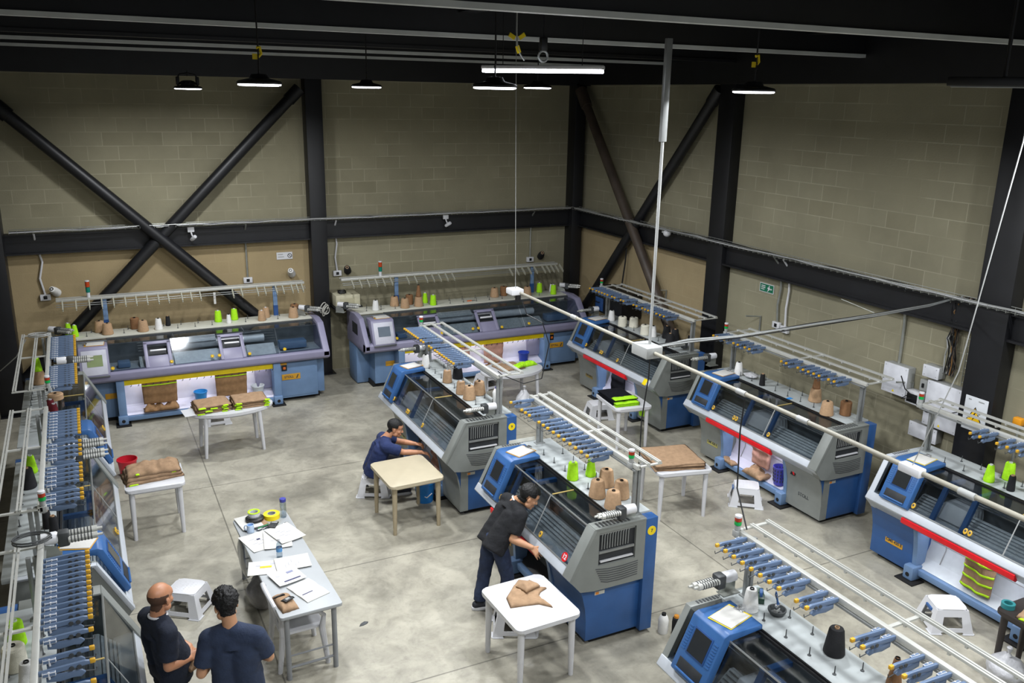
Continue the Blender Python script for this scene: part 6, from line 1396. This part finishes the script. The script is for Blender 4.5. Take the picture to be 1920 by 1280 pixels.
def person(label, root, J, skin, tee, pant, hair, hands, scale_head=1.06, sleeve=0.72, belly=0.0, shirt_low=0.10):
    t = T('person', label, 'person', root)
    V = {k: Vector(v) for k, v in J.items()}
    lat = (V['shR'] - V['shL']).normalized()
    HM = head_matrix(V['head'], J['face'], J.get('up', (0, 0, 1)), scale_head)
    # body: one continuous skin surface, head to toe
    b = B()
    def H(p): return HM @ Vector(p)
    R3 = HM.to_3x3().normalized()
    def el(c, r): b.ball(H(c), tuple(q * scale_head for q in r), 24, 16, R3)
    el((0, -0.014, 0.032), (0.077, 0.099, 0.088)); el((0, 0.022, -0.035), (0.062, 0.072, 0.085)); el((0, 0.046, -0.088), (0.043, 0.044, 0.033)); el((0, 0.060, 0.03), (0.060, 0.040, 0.05))
    el((0, 0.084, 0.018), (0.048, 0.014, 0.010)); el((0, 0.094, -0.068), (0.023, 0.012, 0.008)); el((0, 0.092, -0.079), (0.020, 0.012, 0.007)); el((0, 0.086, -0.105), (0.018, 0.016, 0.014))
    for s in (-1, 1):
        el((s * 0.036, 0.062, -0.032), (0.028, 0.028, 0.026)); el((s * 0.080, -0.006, -0.018), (0.010, 0.021, 0.032)); el((s * 0.014, 0.104, -0.036), (0.009, 0.010, 0.008)); el((s * 0.052, 0.02, -0.075), (0.022, 0.035, 0.03))
    b.capsule(H((0, 0.090, 0.008)), H((0, 0.115, -0.034)), 0.009, 0.0135, 12)
    b.capsule(V['neck'], H((0, -0.028, -0.05)), 0.062, 0.054, 18)
    b.capsule(V['neck'] - (V['neck'] - V['chest']) * 0.3, V['neck'], 0.085, 0.064, 18)
    b.capsule(V['shL'].lerp(V['shR'], 0.15), V['shL'].lerp(V['shR'], 0.85), 0.07, 0.07)
    for s in (-1, 1):
        o_ = lat * 0.07 * s
        b.capsule(V['chest'] + o_, V['pelvis'] + o_, 0.095, 0.10)
        sh, el_, wr = ('shL', 'elL', 'wrL') if s < 0 else ('shR', 'elR', 'wrR'); hp, kn, an = ('hipL', 'knL', 'anL') if s < 0 else ('hipR', 'knR', 'anR')
        b.capsule(V[sh], V[el_], 0.054, 0.043); b.capsule(V[el_], V[el_].lerp(V[wr], 0.35), 0.043, 0.044); b.capsule(V[el_].lerp(V[wr], 0.35), V[wr], 0.044, 0.029)
        b.capsule(V[hp], V[kn], 0.075, 0.055); b.capsule(V[kn], V[an], 0.052, 0.036)
        hd, hn, cu, sd = hands[0 if s < 0 else 1]; hand(b, V[wr], hd, hn, cu, sd)
        tf = Vector(J['toeL' if s < 0 else 'toeR']).normalized(); b.capsule(V[an] - Vector((0, 0, 0.035)), V[an] + tf * 0.13 - Vector((0, 0, 0.05)), 0.035, 0.028)
    body = baked('body', b, skin, t, 0.0066, 3, root)
    # face details
    for s in (-1, 1):
        e = P('eye', B().ball((0, 0, 0), 0.0115 * scale_head, 16, 12), eye_white, t, H((s * 0.030, 0.0785, -0.001)) - Vector(root))
        P('iris', B().ball((0, 0, 0), 0.0062 * scale_head, 12, 8), iris, e, R3 @ Vector((0, 0.0085, -0.001)))
        bb = B(); bb.tube([H((s * 0.014, 0.097, 0.020)) - Vector(root), H((s * 0.032, 0.095, 0.026)) - Vector(root), H((s * 0.050, 0.080, 0.020)) - Vector(root)], [0.004, 0.005, 0.003], 8); P('eyebrow', bb, hair_black, t)
    bb = B(); bb.tube([H((-0.022, 0.1, -0.0735)) - Vector(root), H((0, 0.1075, -0.073)) - Vector(root), H((0.022, 0.1, -0.0735)) - Vector(root)], [0.003, 0.0055, 0.003], 8); P('lips', bb, lip, t)
    # hair, grown from the scalp
    tree = BVHTree.FromObject(body, bpy.context.evaluated_depsgraph_get()) if False else BVHTree.FromPolygons([v.co[:] for v in body.data.vertices], [p.vertices[:] for p in body.data.polygons])
    b = B(); b.ball((0, 0, 0), 1.0, 96, 64); kill = []; off = -Vector(root); c_ = H((0, -0.012, 0.0)) + off; inv = (Matrix.Translation(off) @ HM).inverted()
    for v in b.bm.verts:
        q = v.co.copy(); d = (R3 @ q).normalized()
        hit = tree.ray_cast(c_ + d * 0.32, -d)[0]
        if hit is None: kill.append(v); continue
        p = inv @ hit; ear = abs(p.x) > 0.055 and -0.035 < p.y < 0.03 and p.z < 0.018
        if hair[0] == 'stubble': keep = p.z < 0.045 - 0.25 * max(0, p.y + 0.02) and p.y < 0.012 and p.z > -0.088 and not (ear and p.y > -0.02) and (p.z > -0.04 or p.y < -0.03)
        else:
            keep = (p.y < 0.035 or p.z > 0.072 - 0.22 * abs(p.x)) and p.z > -0.078 and not ear and (p.z > 0.0 or p.y < -0.018) and not (p.y > 0.0 and p.z < 0.015)
        if not keep: kill.append(v); v.co = hit; continue
        n_ = mn.noise(q * 6) + 0.8 * mn.noise(q * 13 + Vector((3, 1, 2))) + 0.5 * mn.noise(q * 26)
        top = max(0.0, min(1.0, (p.z + 0.07) / 0.12))
        th = 0.0025 if hair[0] == 'stubble' else hair[1] * (0.25 + 0.75 * top) + hair[2] * n_ * (0.3 + 0.7 * top)
        v.co = hit + d * max(0.002, th)
    bmesh.ops.delete(b.bm, geom=kill, context='VERTS')
    bmesh.ops.solidify(b.bm, geom=b.bm.faces[:], thickness=0.010 if hair[0] != 'stubble' else 0.004)
    P('hair', b, hair[3], t, ang=180)
    # shirt
    b = B()
    b.capsule(V['shL'].lerp(V['shR'], 0.12), V['shL'].lerp(V['shR'], 0.88), 0.088, 0.088, 18)
    b.tube([V['chest'].lerp(V['neck'], 0.2), V['neck'].lerp(V['chest'], 0.12)], [0.13, 0.076], 20)
    for s_ in ('shL', 'shR'): b.tube([V['neck'].lerp(V['chest'], 0.22), V['neck'].lerp(V['chest'], 0.25).lerp(V[s_], 0.5), V[s_]], [0.085, 0.088, 0.082], 18)
    low = V['pelvis'] + (V['pelvis'] - V['chest']).normalized() * shirt_low
    fwd_ = Vector(J['front'])
    for s in (-1, 1):
        b.tube([V['chest'].lerp(V['neck'], 0.3) + lat * 0.09 * s, V['chest'] + lat * 0.085 * s, V['chest'].lerp(V['pelvis'], 0.6) + lat * 0.075 * s + fwd_ * belly, low + lat * 0.075 * s + fwd_ * belly * 0.6], [0.10, 0.122, 0.128 + belly * 0.5, 0.140], 20)
        sh, el_ = ('shL', 'elL') if s < 0 else ('shR', 'elR')
        b.ball(V[sh], 0.085, 18, 12); b.tube([V[sh], V[sh].lerp(V[el_], sleeve)], [0.086, 0.076], 18)
    baked('tee_shirt', b, tee, t, 0.011, 7, root, 0.006, root[0] * 5)
    c = V['neck'].lerp(V['chest'], 0.10); ax = (HM @ Vector((0, -0.028, -0.05)) - V['neck']).normalized()
    # trousers and shoes
    b = B(); b.capsule(V['pelvis'] + lat * 0.07, V['pelvis'] - lat * 0.07, 0.125, 0.125, 18)
    for s in (-1, 1):
        hp, kn, an = ('hipL', 'knL', 'anL') if s < 0 else ('hipR', 'knR', 'anR')
        b.capsule(V[hp], V[kn], 0.10, 0.078, 18); b.tube([V[kn], V[kn].lerp(V[an], 0.5), V[an] - (V[an] - V[kn]).normalized() * 0.02], [0.078, 0.074, 0.072], 18)
    baked('trousers', b, pant, t, 0.012, 6, root, 0.006, root[1])
    for s in (-1, 1):
        an = V['anL' if s < 0 else 'anR']; tf = Vector(J['toeL' if s < 0 else 'toeR']); tf.z = 0; tf.normalize()
        b = B(); o_ = Vector((an.x, an.y, 0.0)) - Vector(root)
        b.capsule(o_ + Vector((0, 0, 0.085)), o_ + tf * 0.02 + Vector((0, 0, 0.065)), 0.042, 0.045); b.capsule(o_ - tf * 0.04 + Vector((0, 0, 0.06)), o_ + tf * 0.15 + Vector((0, 0, 0.05)), 0.042, 0.036)
        sh = P('shoe', b, mat('dark_shoe', '23252d', 0.6), t, ang=60)
        n_ = Vector((-tf.y, tf.x, 0)); pts = [o_ - tf * 0.085 - n_ * 0.025, o_ - tf * 0.085 + n_ * 0.025, o_ - tf * 0.02 + n_ * 0.043, o_ + tf * 0.12 + n_ * 0.045, o_ + tf * 0.185 + n_ * 0.022, o_ + tf * 0.185 - n_ * 0.022, o_ + tf * 0.12 - n_ * 0.045, o_ - tf * 0.02 - n_ * 0.043]
        P('sole', B().prism([(p.x, p.y) for p in pts], 0.0, 0.042, 'z', 0.008), white_pl, sh)
    return t, H

def collar(t, J, root):
    n, hd, ch = Vector(J['neck']), Vector(J['head']), Vector(J['chest']); ax = ((hd - n).normalized() * 0.7 + (n - ch).normalized()).normalized()
    x = ax.cross(Vector((0, 1, 0.2))).normalized(); y = ax.cross(x); c = n.lerp(hd, 0.06) - Vector(root)
    P('undershirt_collar', B().tube([c + (x * math.cos(k * PI / 12) + y * math.sin(k * PI / 12)) * 0.0705 for k in range(25)], 0.010, 8), white_pl, t)

# bending man at machine number 12
root = (3.72, 7.75, 0.0)
J = dict(head=(4.11, 7.72, 1.375), face=(0.80, -0.25, -0.55), up=(0.55, -0.1, 0.8), neck=(4.01, 7.83, 1.285), chest=(3.93, 7.83, 1.17), pelvis=(3.73, 7.80, 0.90), shL=(3.98, 8.01, 1.23), shR=(3.97, 7.65, 1.20),
         elL=(4.0, 8.12, 0.99), wrL=(4.03, 7.98, 0.98), elR=(3.855, 7.60, 0.965), wrR=(4.015, 7.455, 0.905), hipL=(3.73, 7.88, 0.88), hipR=(3.75, 7.72, 0.88), knL=(3.68, 7.92, 0.48), knR=(3.83, 7.66, 0.48),
         anL=(3.60, 7.90, 0.09), anR=(3.80, 7.62, 0.09), toeL=(0.95, -0.2, 0), toeR=(0.95, -0.2, 0), front=(0.8, -0.1, -0.5))
t, H = person('young man in black tee and jeans bending over machine number 12', root, J, skin_a, tee_black, denim, ('short', 0.020, 0.004, hair_black),
              (((0.5, -0.5, -0.2), (0.1, 0.1, 1), 0.5, -1), ((0.45, -0.45, -0.55), (-0.5, 0.1, 0.7), 0.35, -1)), sleeve=0.80)
collar(t, J, root)
# seated man at the machine behind the beige table
root = (3.46, 11.27, 0.0)
J = dict(head=(3.74, 11.16, 1.00), face=(0.86, -0.35, -0.28), neck=(3.61, 11.18, 0.865), chest=(3.53, 11.19, 0.72), pelvis=(3.44, 11.25, 0.42), shL=(3.61, 11.36, 0.80), shR=(3.55, 11.01, 0.79),
         elL=(3.85, 11.30, 0.72), wrL=(4.03, 11.12, 0.72), elR=(3.79, 10.96, 0.69), wrR=(4.04, 10.90, 0.67), hipL=(3.48, 11.34, 0.40), hipR=(3.48, 11.16, 0.40), knL=(3.86, 11.42, 0.44), knR=(3.84, 11.08, 0.43),
         anL=(3.80, 11.42, 0.09), anR=(3.74, 11.05, 0.09), toeL=(1, 0, 0), toeR=(1, -0.1, 0), front=(1, 0, -0.2))
t, H = person('man in navy tee sitting on a white stool reaching under a machine', root, J, skin_b, tee_navy, trousers, ('short', 0.010, 0.0015, hair_black),
              (((0.8, -0.6, -0.1), (0, 0, 1), 0.7, -1), ((0.9, -0.3, -0.3), (0.1, 0.0, 1), 0.5, -1)), sleeve=0.78)
# bald man at the bottom left
root = (0.27, 6.92, 0.0)
J = dict(head=(0.27, 6.91, 1.585), face=(0.72, 0.68, -0.12), neck=(0.235, 6.885, 1.435), chest=(0.24, 6.89, 1.24), pelvis=(0.27, 6.92, 0.93), shL=(0.165, 7.03, 1.36), shR=(0.29, 6.73, 1.345),
         elL=(0.30, 7.08, 1.09), wrL=(0.46, 6.95, 1.04), elR=(0.27, 6.68, 1.075), wrR=(0.44, 6.80, 1.025), hipL=(0.24, 7.0, 0.90), hipR=(0.31, 6.84, 0.90), knL=(0.27, 7.03, 0.49), knR=(0.34, 6.84, 0.49),
         anL=(0.25, 7.02, 0.09), anR=(0.32, 6.82, 0.09), toeL=(0.9, 0.35, 0), toeR=(0.95, 0.1, 0), front=(0.9, 0.4, 0))
t, H = person('bald man in dark navy tee with hands folded, seen from behind', root, J, skin_b, tee_dark, trousers, ('stubble', 0, 0, hair_stub),
              (((0.3, -0.9, -0.1), (0.6, 0.2, 0.7), 0.7, -1), ((0.7, 0.5, -0.1), (0.5, -0.6, 0.6), 0.6, -1)), sleeve=0.80, belly=0.035)
collar(t, J, root)
garment(0.47, 6.83, 0.93, 0.6, 0.16, 0.12, 0.08, knit, 'small tan garment held in the hands of the bald man', None, 81, (), 0.8)
# dark-haired man at the bottom, seen from behind
root = (0.77, 6.50, 0.0)
J = dict(head=(0.735, 6.56, 1.60), face=(-0.15, 0.92, -0.38), up=(-0.05, 0.35, 0.93), neck=(0.75, 6.50, 1.435), chest=(0.765, 6.47, 1.23), pelvis=(0.78, 6.50, 0.93), shL=(0.585, 6.54, 1.335), shR=(0.935, 6.40, 1.345),
         elL=(0.50, 6.50, 1.06), wrL=(0.60, 6.72, 1.01), elR=(1.03, 6.44, 1.10), wrR=(0.92, 6.66, 1.05), hipL=(0.70, 6.53, 0.90), hipR=(0.86, 6.46, 0.90), knL=(0.70, 6.56, 0.49), knR=(0.88, 6.50, 0.49),
         anL=(0.69, 6.52, 0.09), anR=(0.88, 6.46, 0.09), toeL=(0.2, 0.95, 0), toeR=(0.45, 0.85, 0), front=(0.38, 0.92, 0))
t, H = person('man with black wavy hair and slate navy tee seen from behind', root, J, skin_a, tee_slate, trousers, ('wavy', 0.026, 0.012, hair_black),
              (((0.6, 0.7, -0.1), (-0.5, 0.3, 0.8), 0.6, 1), ((-0.6, 0.7, -0.1), (0.5, 0.3, 0.8), 0.6, -1)), sleeve=0.78)
